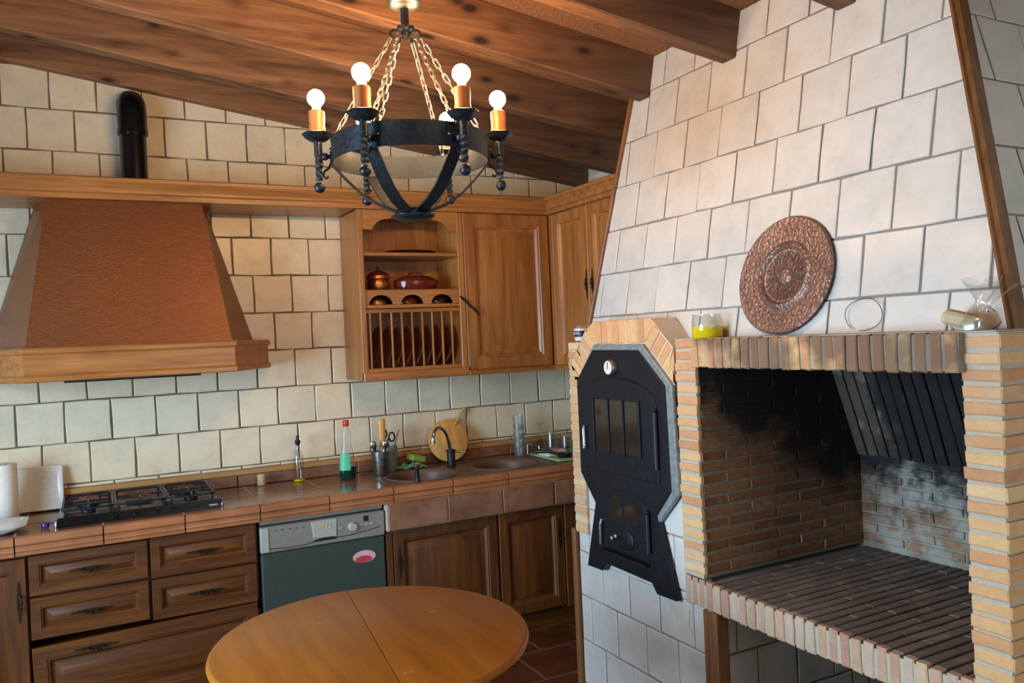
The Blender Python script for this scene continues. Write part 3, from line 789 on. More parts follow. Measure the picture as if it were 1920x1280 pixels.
for c in (S1, S2):
    mb = MB(T(*c, ZW))
    pr = [(SR+.014, .0022), (SR+.012, .006), (SR+.004, .007), (SR-.004, .003), (SR-.010, -.02), (SR-.022, -.12), (SR-.06, -.160), (.03, -.168), (.001, -.168)]
    pr2 = [(.001, -.176), (SR-.05, -.168), (SR-.012, -.12), (SR-.002, -.004)]
    mb.lathe(pr[:]+pr2, 40, cap0=False, cap1=False); b = mb.build('basin', M['stone'], wt, 50)
    mb = MB(T(*c, ZW-.166)); mb.lathe([(.036, 0), (.036, .004), (.028, .005), (.024, .002), (.001, .002)], 20); mb.build('drain', M['steel'], b, 40)
# riser tiles, tan strip
x = -1.26
while x < 2.88:
    piece('riser_tile', M['terra_apron'], wt, FY(4.398), x+.002, min(x+.318, 2.88), .909, .966, .006, -.02, .003, .001, None, .001, .0005); x += .32
mb = MB(); mb.box(-1.26, 2.88, 4.386, 4.419, .967, .994, .004); mb.build('edging_strip', M['tan_strip'], wt)
# tiled apron below the sinks
YA = 3.792
mb = MB(); mb.box(1.262, 2.37, 3.80, 3.853, .697, .829); mb.build('apron_bed', M['mortar'], wt)
xa = [1.262, 1.581, 1.896, 2.212, 2.372]
for a, b in zip(xa, xa[1:]):
    piece('apron_tile', M['terra_apron'], wt, FY(YA), a+.004, b-.004, .701, .829, .004, -.012, .004, .0012, None, .002, .001)

# base cabinets
def toe(parent, x0, x1): MB().box(x0, x1, 3.90, 3.92, 0, .118).build('toe_kick', M['oakd_x'], parent)
cb = thing('base_cabinet', 'base cabinet with a panelled oak door at the left edge of the photo', 'cabinet', (-.48, 4.1, 0))
mb = MB(); mb.box(-1.14, -.262, 3.858, 4.40, .118, .829); mb.build('carcass', M['oakd_z'], cb); toe(cb, -1.14, -.262)
front('door', cb, FC_, -1.135, -.70, .13, .815, 'z', 'oakd_')
d = front('door', cb, FC_, -.69, -.264, .13, .815, 'z', 'oakd_'); iron_handle(d, FC_, -.292, .64, False)
cb = thing('drawer_cabinet', 'oak base cabinet with four small drawers above one wide drawer, under the hob', 'cabinet', (.2, 4.1, 0))
mb = MB(); L4 = lambda y, z: [(-.260, y, z), (.652, y, z), (.652, 4.40, z), (-.260, 4.40, z)]
mb.loft([L4(3.862, .118), L4(3.862, .425), L4(4.10, .426), L4(4.10, .472), L4(3.862, .473), L4(3.862, .829)]); mb.build('carcass', M['oakd_z'], cb); toe(cb, -.26, .652)
for u0, u1, v0, v1 in ((-.255, .189, .654, .819), (.200, .642, .648, .823), (-.255, .188, .474, .645), (.200, .641, .465, .640)):
    d = front('drawer', cb, FC_, u0, u1, v0, v1, 'x', 'oakd_', .74); iron_handle(d, FC_, (u0+u1)/2, (v0+v1)/2, True, .95)
FD = FC_ @ T(.2, .30, .010) @ Matrix.Rotation(R(1.3), 4, 'Z')
d = front('wide_drawer', cb, FD, -.452, .440, -.165, .152, 'x', 'oakd_', 1.0); iron_handle(d, FD, -.22, .112, True, 1.0)
cb = thing('sink_cabinet', 'oak base cabinet with two panelled doors below the twin sinks', 'cabinet', (1.82, 4.1, 0))
mb = MB(); mb.box(1.262, 2.378, 3.858, 4.38, .118, .694); mb.build('carcass', M['oakd_z'], cb); toe(cb, 1.262, 2.40)
mb = MB(); mb.box(1.262, 1.296, YC-.002, 3.858, .118, .694, .003); mb.build('stile', M['oakd_z'], cb)
mb = MB(); mb.box(2.294, 2.378, YC-.002, 3.858, .118, .694, .003); mb.build('stile', M['oakd_z'], cb)
d = front('door', cb, FC_, 1.300, 1.876, .13, .690, 'z', 'oakd_'); iron_handle(d, FC_, 1.330, .53, False)
d = front('door', cb, FC_, 1.890, 2.288, .13, .690, 'z', 'oakd_'); iron_handle(d, FC_, 2.258, .53, False)
# dishwasher
dw = thing('dishwasher', 'free standing dishwasher with silver control panel and dark grey green door', 'dishwasher', (.957, 4.1, 0))
mb = MB(); mb.box(.660, 1.254, 3.86, 4.38, .02, .826, .004); mb.build('body', M['greygreen'], dw)
mb = MB(); mb.box(.664, 1.252, 3.840, 3.862, .808, .828, .002); mb.build('top_strip', M['silverpaint'], dw)
mb = MB(); mb.box(.662, 1.253, 3.826, 3.862, .10, .676, .006); dd = mb.build('door', M['greygreen'], dw)
FW = FY(3.822)
mb = MB(); mb.box(.660, 1.255, 3.820, 3.862, .679, .801, .006); cp = mb.build('control_panel', M['silverpaint'], dw)
mb = MB(FW); mb.box(.662, .698, .684, .797, .001, .006, .002); mb.build('end_cap', M['silverlight'], cp)
mb = MB(FW); mb.prism([(.902, .716), (1.012, .712), (1.016, .797), (.894, .797)], .001, .007, 'n', .002); mb.build('handle_plate', M['silverlight'], cp)
mb = MB(FW); mb.prism([(.896, .700), (1.012, .700), (1.012, .708), (.985, .714), (.935, .712), (.905, .706)], .001, .006); mb.build('grip_recess', M['blackplastic'], cp)
mb = MB(FW); mb.tube([(.700, .700, .003), (.78, .693, .003), (.86, .694, .003), (.90, .700, .003)], .0018, 5); mb.build('trim_line', M['blackplastic'], cp)
mb = MB(FW); mb.tube([(1.012, .706, .003), (1.08, .706, .003), (1.16, .714, .003), (1.23, .727, .003)], .0018, 5)
mb.build('trim_line', M['blackplastic'], cp)
mb = MB(FW @ T(1.093, .744, 0)); mb.lathe([(.023, 0), (.023, .006), (.019, .018), (.017, .020), (.001, .020)], 24); mb.build('knob', M['silverlight'], cp, 40)
mb = MB(FW); mb.box(1.148, 1.172, .762, .788, .002, .0045); mb.build('display', M['display'], cp)
for x in (1.034, 1.131, 1.160, 1.188):
    mb = MB(FW); mb.box(x-.009, x+.009, .742, .751, .001, .007, .002); mb.build('button', M['silverlight'] if x != 1.131 else M['pinksticker'], cp)
mb = MB(FW @ T(.976, .765, .0075)); mb.tube([(.010*math.cos(a), .011*math.sin(a), 0) for a in [R(q) for q in range(140, 500, 24)]], .0022, 6)
for k in range(7): mb.box(-.056+.006*k, -.0515+.006*k, -.003, .0035-(k % 2)*.002, -.0005, .0012)
mb.build('printed_logo', M['gold'], cp)
mb = MB(FW)
for k in range(5): mb.box(.725+.032*k, .735+.032*k, .779-.001*k, .7825-.001*k, .001, .0028)
mb.build('printed_symbols', M['blackplastic'], cp)
mb = MB(FY(3.8255) @ T(1.146, .590, 0)); mb.lathe([(1, 0), (1, .0012)], 32, sx=.057, sy=.030); st = mb.build('oval_sticker', M['pinksticker'], dd)
mb = MB(FY(3.8255) @ T(1.142, .578, .0010)); mb.lathe([(1, 0), (1, .0009)], 24, sx=.042, sy=.017); mb.build('red_print', M['redsticker'], st)

# wall cabinets
YW = 4.08
def cornice_profile(mb, pts):
    """sweep of the crown profile; pts: (x, y, outward dx, outward dy)"""
    pr = [(-.005, 2.328), (.012, 2.328), (.012, 2.350), (.022, 2.356), (.022, 2.366), (.034, 2.382), (.042, 2.398), (.050, 2.402), (.050, 2.418), (.040, 2.424), (-.005, 2.424)]
    mb.loft([[(x+dx*o, y+dy*o, z) for o, z in pr] for x, y, dx, dy in pts])
cn = thing('oak_cornice', 'oak cornice moulding running over the cooker hood and wall cabinets', 'cornice', (.9, 4.2, 2.325))
mb = MB(); cornice_profile(mb, [(-1.40, 4.072, 0, -1), (2.412, 4.072, -1, -1), (2.412, 3.10, -1, 0)]); mb.build('crown_moulding', M['oak_x'], cn, 40)
mb = MB(); mb.box(-1.40, 1.258, 4.078, 4.405, 2.329, 2.345); mb.build('soffit_board', M['oak_x'], cn)
rk = thing('plate_rack_cabinet', 'open oak wall cabinet with two shelves and a plate rack', 'cabinet', (1.56, 4.25, 1.425))
def bx(name, parent, x0, x1, y0, y1, z0, z1, g='z', ch=.002, key='oak_'): return MB().box(x0, x1, y0, y1, z0, z1, ch).build(name, M[key+g], parent)
bx('side_panel', rk, 1.264, 1.286, YW+.02, 4.405, 1.430, 2.325); bx('side_panel', rk, 1.838, 1.858, YW+.02, 4.405, 1.430, 2.325)
bx('stile', rk, 1.262, 1.292, YW-.002, YW+.022, 1.430, 2.326); bx('stile', rk, 1.830, 1.862, YW-.002, YW+.022, 1.430, 2.326)
bx('back_panel', rk, 1.286, 1.838, 4.392, 4.404, 1.45, 2.325); bx('bottom_board', rk, 1.286, 1.838, YW, 4.39, 1.470, 1.490, 'x')
bx('top_board', rk, 1.286, 1.838, YW+.02, 4.39, 2.31, 2.328, 'x')
bx('shelf', rk, 1.287, 1.837, YW+.004, 4.39, 2.084, 2.104, 'x', .004); bx('shelf', rk, 1.287, 1.837, YW+.004, 4.39, 1.806, 1.826, 'x', .004)
bx('shelf', rk, 1.287, 1.837, YW+.025, 4.39, 1.897, 1.907, 'x', .002)
bx('bottom_rail', rk, 1.262, 1.864, YW-.014, YW+.02, 1.424, 1.470, 'x', .005); bx('rack_rail', rk, 1.292, 1.830, YW+.004, YW+.022, 1.782, 1.802, 'x', .002)
mb = MB(FY(YW+.018)); n = 12
arcp = [(1.292, 2.326), (1.292, 2.222), (1.350, 2.222)] + [(1.350+.056*math.sin(a), 2.278-.056*math.cos(a)) for a in [PI/2*i/5 for i in range(1, 6)]]
arcp += [(1.45, 2.292), (1.56, 2.298), (1.67, 2.292)] + [(1.772-.056*math.sin(a), 2.278-.056*math.cos(a)) for a in [PI/2*i/5 for i in range(5, 0, -1)]] + [(1.772, 2.222), (1.830, 2.222), (1.830, 2.326)]
arcp = [(1.292, 2.222), (1.345, 2.222), (1.352, 2.236), (1.362, 2.252), (1.380, 2.266), (1.405, 2.277), (1.450, 2.284), (1.561, 2.290), (1.672, 2.284), (1.717, 2.277), (1.742, 2.266), (1.760, 2.252), (1.770, 2.236), (1.777, 2.222), (1.830, 2.222)]
def valance(mb, low, ztop, t):
    n = len(low)
    vs = [(u, v, 0) for u, v in low]+[(u, ztop, 0) for u, v in low]+[(u, v, t) for u, v in low]+[(u, ztop, t) for u, v in low]
    fs = []
    for i in range(n-1):
        fs += [(i, i+1, n+i+1, n+i), (2*n+i, 3*n+i, 3*n+i+1, 2*n+i+1), (i, 2*n+i, 2*n+i+1, i+1), (n+i, n+i+1, 3*n+i+1, 3*n+i)]
    fs += [(0, n, 3*n, 2*n), (n-1, 3*n-1, 4*n-1, 2*n-1)]
    mb.add(vs, fs)
valance(mb, arcp, 2.326, .018); mb.build('scalloped_valance', M['oak_x'], rk)
low = [(1.292, 1.8265)]
for c, h in ((1.379, .0715), (1.554, .0685), (1.729, .066)):
    low += [(c-.070, 1.8265)] + [(c-.066*math.cos(PI*i/10), 1.8275+(.050)*math.sin(PI*i/10)) for i in range(11)] + [(c+.070, 1.8265)]
low += [(1.830, 1.8265)]
mb = MB(FY(YW+.022)); valance(mb, low, 1.900, .014); mb.build('arched_board', M['oak_x'], rk)
for x in (1.314, 1.372, 1.433, 1.491, 1.549, 1.607, 1.665, 1.723, 1.780):
    mb = MB(); mb.tube([(x, YW+.012, 1.489), (x, YW+.012, 1.784)], .0062, 8); mb.build('rack_bar', M['oak_z'], rk, 40)
wc = thing('wall_cabinet', 'oak wall cabinet with a single tall panelled door beside the plate rack', 'cabinet', (2.15, 4.25, 1.43))
bx('carcass', wc, 1.866, 2.44, YW+.022, 4.405, 1.450, 2.326); bx('bottom_rail', wc, 1.864, 2.43, YW-.012, YW+.02, 1.424, 1.450, 'x', .004)
d = front('door', wc, FY(YW), 1.867, 2.414, 1.452, 2.326, 'z', 'oak_', 1.25)
# the old handle hangs askew from the door's edge
FHn = FY(YW) @ T(1.890, 1.808, .004) @ Matrix.Rotation(R(-42), 4, 'Z')
mb = MB(FHn); mb.prism([(-.085, .002), (-.06, .007), (0, .005), (.05, .007), (.075, .003), (.08, -.003), (.05, -.006), (0, -.005), (-.06, -.006), (-.085, -.002)], 0, .005)
mb.sphere((-.03, 0, .008), .007, 8, 5); mb.sphere((.03, 0, .008), .006, 8, 5); mb.build('loose_handle', M['iron'], d, 40)
cc = thing('corner_cabinet', 'oak wall cabinet with two narrow doors on the right wall, half hidden by the chimney', 'cabinet', (2.66, 3.7, 1.43))
FR = FX(2.42)
bx('carcass', cc, 2.444, XR-.004, 3.23, 4.405, 1.450, 2.326); bx('bottom_rail', cc, 2.410, 2.44, 3.23, 4.066, 1.424, 1.450, 'y', .004)
bx('filler_stile', cc, 2.419, 2.442, 4.040, 4.078, 1.451, 2.326)
for u0, u1, ku in ((-4.038, -3.678, -3.698), (-3.672, -3.30, -3.640)):
    d = front('door', cc, FR, u0, u1, 1.452, 2.326, 'z', 'oak_', 1.0)
    h = iron_handle(d, FR, ku, 1.895, False, .95)
# cooker hood
hd = thing('cooker_hood', 'large tapering copper brown cooker hood with an oak band round its foot', 'hood', (.18, 4.15, 1.525))
mb = MB(); 
lo = [(-.236, 3.930), (.596, 3.930), (.776, 4.418), (-.416, 4.418)]; hi = [(-.140, 4.100), (.508, 4.100), (.573, 4.418), (-.205, 4.418)]
mb.loft([[(*p, 1.660) for p in lo], [(*p, 2.328) for p in hi]]); mb.build('canopy', M['hood'], hd)
plan = [(-.240, 3.926), (.604, 3.926), (.826, 4.418), (-.466, 4.418)]
plan = [(-.240, 3.926), (.604, 3.926), (.826, 4.30), (.826, 4.418), (-.466, 4.418), (-.466, 4.30)]
def off(d): 
    p = inset(plan, -d); return [(x, min(y, 4.418)) for x, y in p]
mb = MB(); mb.loft([[(*p, z) for p in off(d)] for d, z in ((.004, 1.522), (.010, 1.526), (.010, 1.545), (.003, 1.551), (0, 1.556), (0, 1.634), (.004, 1.640), (.012, 1.644), (.012, 1.660), (.004, 1.668))])
mb.build('oak_band', M['oak_x'], hd)
mb = MB(); mb.box(-.1, .46, 4.0, 4.36, 1.512, 1.5225, .003); mb.build('grease_filter', M['iron_in'], hd)
# flue pipe behind the cornice
fp = thing('flue_pipe', 'short black flue pipe rising behind the cornice and bending into the wall', 'pipe', (.236, 4.33, 2.345))
mb = MB(); mb.tube([(.236, 4.33, 2.3455), (.236, 4.33, 2.72)], .060, 24); mb.build('straight_length', M['black'], fp, 40)
mb = MB(); mb.tube([(.236, 4.33, 2.70)]+[(.236, 4.415-.085*math.cos(a), 2.775+.085*math.sin(a)) for a in [PI/2*i/8 for i in range(9)]], .067, 24); 
mb.build('elbow', M['black'], fp, 40)
mb = MB(); mb.tube([(.236, 4.33, 2.690), (.236, 4.33, 2.716)], .070, 24); mb.build('collar', M['black'], fp, 40)
# gas hob
hb = thing('gas_hob', 'black gas hob with pan supports on the tiled worktop below the hood', 'hob', (.18, 4.13, ZW))
HX0, HX1, HY0, HY1, HZ = -.146, .506, 3.892, 4.345, ZW+.001
mb = MB(); mb.loft([[(HX0, HY0, HZ), (HX1, HY0, HZ), (HX1, HY1, HZ), (HX0, HY1, HZ)], [(HX0, HY0, HZ+.040), (HX1, HY0, HZ+.040), (HX1, HY1, HZ+.012), (HX0, HY1, HZ+.012)]]); mb.build('body', M['black'], hb)
mb = MB()
mb.loft([[(HX0+.014, HY0+.03, HZ+.0335), (HX1-.014, HY0+.03, HZ+.0335), (HX1-.014, HY1-.02, HZ+.0135), (HX0+.014, HY1-.02, HZ+.0135)], [(HX0+.014, HY0+.03, HZ+.0365), (HX1-.014, HY0+.03, HZ+.0365), (HX1-.014, HY1-.02, HZ+.0165), (HX0+.014, HY1-.02, HZ+.0165)]])
mb.build('steel_top', M['steel'], hb)
for x in (HX0-.006, HX1+.006):
    mb = MB(T(x, HY0+.012, HZ)); mb.lathe([(.010, 0), (.012, .010), (.009, .024), (.003, .032)], 12, sx=.7); mb.build('end_cap', M['chrome'], hb, 50)
for i, x in enumerate((.07, .155, .235, .30)):
    mb = MB(FY(HY0, x, HZ+.016)); mb.lathe([(.011, 0), (.011, .010), (.008, .014), (.001, .014)], 14); mb.box(-.0015, .0015, -.009, .009, .013, .016); mb.build('knob', M['black'], hb, 40)
mb = MB(FY(HY0)); mb.box(.455, .492, HZ+.012, HZ+.018, 0, .001); mb.build('maker_badge', M['silverlight'], hb)
def burner(x, y, r):
    z = HZ+.036-.022*(y-HY0)/(HY1-HY0)
    mb = MB(T(x, y, z)); mb.lathe([(r*1.25, 0), (r*1.25, .004), (r, .006), (r, .014), (r*.9, .018), (.001, .018)], 20); mb.build('burner', M['iron_in'], hb, 40)
for x, y, r in ((-.03, 4.00, .030), (-.03, 4.22, .042), (.18, 4.12, .058), (.39, 4.00, .030), (.39, 4.22, .042)): burner(x, y, r)
for x0, x1 in ((-.128, .068), (.080, .282), (.294, .488)):
    mb = MB(); z = HZ+.060; y0, y1 = 3.935, 4.325; xm = (x0+x1)/2; ym = (y0+y1)/2
    c = .02
    mb.tube([(x0+c, y0, z), (x1-c, y0, z), (x1, y0+c, z), (x1, y1-c, z), (x1-c, y1, z), (x0+c, y1, z), (x0, y1-c, z), (x0, y0+c, z)], .0055, 6, closed=True)
    for xx, yy in ((x0, y0), (x1, y0), (x0, y1), (x1, y1)): mb.tube([(xx+(c*.5 if xx == x0 else -c*.5), yy+(c*.5 if yy == y0 else -c*.5), z), (xx+(c*.5 if xx == x0 else -c*.5), yy+(c*.5 if yy == y0 else -c*.5), HZ+.018)], .005, 6)
    for yy in ((y0*.75+y1*.25, y0*.25+y1*.75) if x0 != .080 else (ym,)):
        mb.tube([(x0, yy, z), (x0+.06, yy, z+.003)], .0045, 6); mb.tube([(x1, yy, z), (x1-.06, yy, z+.003)], .0045, 6)
        mb.tube([(xm, yy-.09, z), (xm, yy-.03, z+.003)], .0045, 6); mb.tube([(xm, yy+.09, z), (xm, yy+.03, z+.003)], .0045, 6)
    if x0 != .080: mb.tube([(x0, ym, z), (x1, ym, z)], .0045, 6)
    mb.build('pan_support', M['iron'], hb, 40)
# ------------------------------------------------------------------ chandelier
CXc, CYc = .927, 2.395
ch = thing('chandelier', 'black wrought iron ring chandelier with six candle lamps on chains', 'chandelier', (CXc, CYc, 2.01))
yaw = R(27.72)
rt = Vector((math.cos(yaw), -math.sin(yaw), 0)); fw = Vector((math.sin(yaw), math.cos(yaw), 0))
def CH(a, r, z):
    p = Vector((CXc, CYc, 0)) + rt*(r*math.cos(a)) + fw*(r*math.sin(a)); return (p.x, p.y, z)
def CF(a, r, z):
    """local frame at an arm: x outward, z up"""
    o = rt*math.cos(a)+fw*math.sin(a); t = Vector((0, 0, 1)).cross(o)
    p = CH(a, r, z)
    return Matrix(((o.x, t.x, 0, p[0]), (o.y, t.y, 0, p[1]), (0, 0, 1, p[2]), (0, 0, 0, 1)))
angs = [R(9.5+60*k) for k in range(6)]
MC = T(CXc, CYc, 0)
mb = MB(MC); mb.lathe([(.012, 2.676), (.040, 2.680), (.052, 2.688), (.054, 2.698), (.046, 2.706), (.030, 2.716), (.018, 2.730), (.006, 2.734)], 28); mb.build('canopy', M['steel'], ch, 50)
mb = MB(MC); mb.tube([(0, 0, 2.730), (0, 0, zb(CXc)+.004)], .004, 8)
mb.tube([(0, 0, zb(CXc)-.004), (.0, .012, zb(CXc)-.010), (0, 0, zb(CXc)-.030), (0, -.012, zb(CXc)-.02)], .004, 6); mb.build('ceiling_hook', M['iron'], ch, 40)
mb = MB(MC); mb.tube([(0, 0, 2.678), (0, 0, 2.615)], .013, 12)
mb.lathe([(.006, 2.596), (.020, 2.602), (.026, 2.610), (.020, 2.620), (.013, 2.626)], 16); mb.build('stem', M['iron'], ch, 40)
for a in angs:
    mb = MB(CF(a, .034, 2.596)); mb.tube([(.014*math.cos(t), 0, .014*math.sin(t)) for t in [2*PI*i/10 for i in range(10)]], .004, 6, closed=True); mb.build('hook_ring', M['iron'], ch, 40)
# hoop
RR = .246
mb = MB(MC); mb.lathe([(RR-.004, 2.190), (RR, 2.190), (RR, 2.263), (RR-.004, 2.263)], 64, cap0=False, cap1=False)
mb.f += [(3*64+k, 3*64+(k+1) % 64, (k+1) % 64, k) for k in range(64)]
hoop = mb.build('iron_hoop', M['iron'], ch, 40)
for a in angs:
    mb = MB()
    for da in (-.10, .10):
        mb.M = CF(a+da, RR, 2.226); mb.sphere((.002, 0, 0), .005, 8, 5)
    mb.build('rivet', M['steel'], hoop, 40)
# straps down to the foot plate
for a in angs:
    mb = MB(CF(a, 0, 0)); L = []
    P = [(RR+.001, 2.235), (RR+.001, 2.190), (.232, 2.172), (.200, 2.135), (.155, 2.090), (.105, 2.058), (.060, 2.040), (.030, 2.034)]
    for i, (r, z) in enumerate(P):
        wd = .021
        i0, i1 = max(i-1, 0), min(i+1, len(P)-1)
        t = Vector((P[i1][0]-P[i0][0], P[i1][1]-P[i0][1])).normalized(); nx, nz = t.y*.0025, -t.x*.0025
        L.append([(r-nx, -wd, z-nz), (r-nx, wd, z-nz), (r+nx, wd, z+nz), (r+nx, -wd, z+nz)])
    mb.loft(L); mb.build('strap', M['iron'], ch, 30)
mb = MB(MC); mb.lathe([(.012, 2.006), (.050, 2.010), (.066, 2.018), (.068, 2.024), (.056, 2.028), (.052, 2.036), (.058, 2.042), (.040, 2.048), (.012, 2.050)], 28, wave=lambda k: 1+.05*math.sin(k*PI*2/28*7)); mb.build('foot_plate', M['iron'], ch, 50)
# arms with candles
RA = .285
for a in angs:
    F = CF(a, RA, 0)
    mb = MB(F)
    n = 12; L = []
    prof = [(.011, 2.262), (.011, 2.222)]
    mb.tube([(0, 0, 2.264), (0, 0, 2.214)], .0125, 12)
    mb.tube([(0, 0, 2.216-.006*i) for i in range(14)], .0115, 4, twist=.5)
    mb.sphere((0, 0, 2.116), .0175, 12, 7)
    mb.tube([(-.004, 0, 2.212), (-RA+RR+.002, 0, 2.212)], .007, 8); mb.sphere((-.02, 0, 2.212), .012, 10, 6)
    arm = mb.build('arm', M['iron'], ch, 40)
    mb = MB(F); mb.tube([(-RA+RR+.002, 0, 2.192), (-.030, 0, 2.176), (-.016, 0, 2.166), (-.012, 0, 2.152), (-.020, 0, 2.144), (-.028, 0, 2.150)], .0035, 6); mb.build('scroll', M['iron'], arm, 40)
    mb = MB(F); mb.lathe([(.012, 2.258), (.024, 2.260), (.036, 2.268), (.044, 2.279), (.047, 2.281), (.045, 2.283), (.034, 2.273), (.020, 2.268), (.012, 2.268)], 24, wave=lambda k: 1+.045*math.cos(k*PI/2)); mb.build('drip_cup', M['iron'], arm, 50)
    mb = MB(F); mb.lathe([(.024, 2.270), (.0255, 2.29), (.0235, 2.31), (.025, 2.335), (.0245, 2.352), (.019, 2.354)], 14, wave=lambda k: 1+.05*math.sin(k*2.7)); mb.build('candle_sleeve', M['candle'], arm, 60)
    mb = MB(F); mb.lathe([(.013, 2.352), (.013, 2.364), (.0165, 2.372)], 12); mb.build('lamp_cap', M['white'], arm, 50)
    mb = MB(F); mb.sphere((0, 0, 2.393), .027, 14, 8); mb.build('bulb', M['bulb'], arm, 60)
# chains: every link a closed loop of wire; one link mesh is shared
LK = MB(); LK.tube([(.0065*math.cos(t), 0, (.0105 if math.sin(t) > 0 else -.0105)+.0065*math.sin(t)) for t in [2*PI*(i+.5)/10 for i in range(10)]], .0021, 5, closed=True)
link_me = LK.mesh('chain_link', 40)
for a in angs:
    p, q = Vector(CH(a, .046, 2.586)), Vector(CH(a, RR-.006, 2.262))
    d = q-p; L = d.length; n = int(round(L/.0265)); q0 = d.to_track_quat('Z', 'Y').to_matrix().to_4x4()
    chn = MB(CF(a, RR-.004, 2.262)); chn.tube([(.004*math.cos(t), 0, .006*math.sin(t)) for t in [2*PI*i/8 for i in range(8)]], .0022, 5, closed=True)
    cho = chn.build('chain', M['brass'], ch, 40)
    for i in range(n):
        W = Matrix.Translation(p+d*((i+.5)/n)) @ q0 @ Matrix.Rotation(PI/2*(i % 2)+.4, 4, 'Z')
        put('chain_link', link_me, M['brass'], cho, W)

# ------------------------------------------------------------------ table
tb = thing('drop_leaf_table', 'round pine table with a seam between two leaves', 'table', (.720, 2.361, 0))
FT_ = Matrix.Translation((.720, 2.361, 0)) @ Matrix.Rotation(R(-7.0), 4, 'Z')
def half(sgn):
    a = [PI/2*sgn*-1 + sgn*PI*i/36 for i in range(37)] if False else [-PI/2+PI*i/36 for i in range(37)]
    ra, rb = .468, .482
    def loop(d, z):
        pts = [(max(.0012, (ra+d)*math.cos(t)), (rb+d)*math.sin(t)) for t in a]
        return [(x*sgn, y, z) for x, y in pts]
    mb = MB(FT_); mb.loft([loop(-.012, .722), loop(0, .727), loop(.003, .735), loop(0, .744), loop(-.004, .748), loop(-.010, .750)])
    return mb
half(-1).build('table_leaf', M['table'], tb, 35); half(1).build('table_leaf', M['table'], tb, 35)
mb = MB(FT_); mb.box(-.24, .24, -.30, -.275, .62, .722, .003); mb.box(-.24, .24, .275, .30, .62, .722, .003); mb.box(-.25, -.225, -.29, .29, .62, .722, .003); mb.box(.225, .25, -.29, .29, .62, .722, .003)
mb.build('apron_frame', M['table'], tb)
for sx in (-1, 1):
    for sy in (-1, 1):
        mb = MB(FT_ @ T(.235*sx, .285*sy, 0)); mb.loft([[(-b, -b, z), (b, -b, z), (b, b, z), (-b, b, z)] for b, z in ((.017, 0), (.027, .60), (.027, .721))]); mb.build('leg', M['table'], tb)

# ------------------------------------------------------------------ things on the worktop
Z0 = ZW+.0026
def solid(name, mat, label, cat, build, origin, smooth=40, group=None):
    mb = MB(T(*origin)); build(mb); return tag(mb.build(name, M[mat], None, smooth, origin), label, cat, group)
# paper towel roll, platter, square plate, purple cap
pr = thing('paper_towel_roll', 'white paper towel roll standing at the left edge of the worktop', 'paper roll', (-.362, 4.235, Z0))
mb = MB(T(-.362, 4.235, Z0)); mb.lathe([(.020, 0), (.056, .001), (.058, .004), (.058, .246), (.056, .250), (.020, .250)], 32, cap0=False, cap1=False); mb.build('paper', M['paper'], pr, 40)
mb = MB(T(-.362, 4.235, Z0)); mb.lathe([(.0195, .001), (.0195, .252), (.017, .252), (.017, .001)], 20, cap0=False, cap1=False); mb.build('cardboard_core', M['bread'], pr, 40)
sq = thing('square_plate', 'square white plate with a raised rim leaning against the wall tiles', 'plate', (-.25, 4.36, Z0))
FQ = frame((-.236, 4.335, Z0+.006), (1, 0, 0), (0, .24, 1))
mb = MB(); rect_loops(mb, FQ, -.105, .105, 0, .205, [(.012, -.018), (0, 0), (.003, .003), (.008, .002), (.022, -.009), (.026, -.010)]); mb.build('plate_body', M['white'], sq, 40)
sv = thing('serving_platter', 'large white rounded platter at the left edge in front of the paper roll', 'platter', (-.42, 3.975, Z0))
def rr(hx, hy, r, z, n=6):
    out = []
    for cx_, cy_, a0 in ((hx-r, hy-r, 0), (-hx+r, hy-r, PI/2), (-hx+r, -hy+r, PI), (hx-r, -hy+r, 3*PI/2)):
        out += [(cx_+r*math.cos(a0+PI/2*i/n), cy_+r*math.sin(a0+PI/2*i/n), z) for i in range(n+1)]
    return out
mb = MB(T(-.42, 3.975, Z0)); mb.loft([rr(.105, .085, .04, 0), rr(.11, .09, .04, .003), rr(.160, .130, .05, .026), rr(.163, .133, .05, .030), rr(.158, .128, .05, .031), rr(.112, .092, .04, .010)]); mb.build('dish', M['white'], sv, 50)
solid('bottle_cap', 'purple', 'small purple cap lying in front of the hob', 'cap', lambda m: (m.lathe([(.014, 0), (.016, .003), (.016, .016), (.013, .020), (.001, .020)], 18), m.box(.010, .030, -.006, .006, .012, .017, .001)), (-.193, 3.935, Z0))
solid('cork_stopper', 'bread', 'short pale stopper standing by the back of the worktop', 'stopper', lambda m: m.lathe([(.020, 0), (.022, .003), (.020, .030), (.021, .052), (.019, .056), (.001, .056)], 18), (.770, 4.345, Z0))
# cruet
cr_ = thing('oil_cruet', 'slim clear glass bottle with a black pourer on the worktop', 'bottle', (.962, 4.33, Z0))
W = T(.962, 4.33, Z0)
mb = MB(W); mb.lathe([(.001, 0), (.026, 0), (.028, .004), (.028, .125), (.022, .150), (.013, .168), (.012, .200), (.014, .203), (.009, .203), (.009, .170), (.019, .148), (.025, .122), (.025, .008), (.001, .006)], 20, cap0=False, cap1=False); mb.build('glass_body', M['glass'], cr_, 50)
mb = MB(W); mb.lathe([(.001, -.0003), (.0262, -.0003), (.0284, .004), (.0284, .011), (.001, .011)], 18); mb.build('oil', M['oil'], cr_, 50)
mb = MB(W); mb.lathe([(.008, .190), (.015, .203), (.015, .216), (.008, .220), (.007, .240), (.005, .243)], 14); mb.build('pourer', M['blackplastic'], cr_, 50)
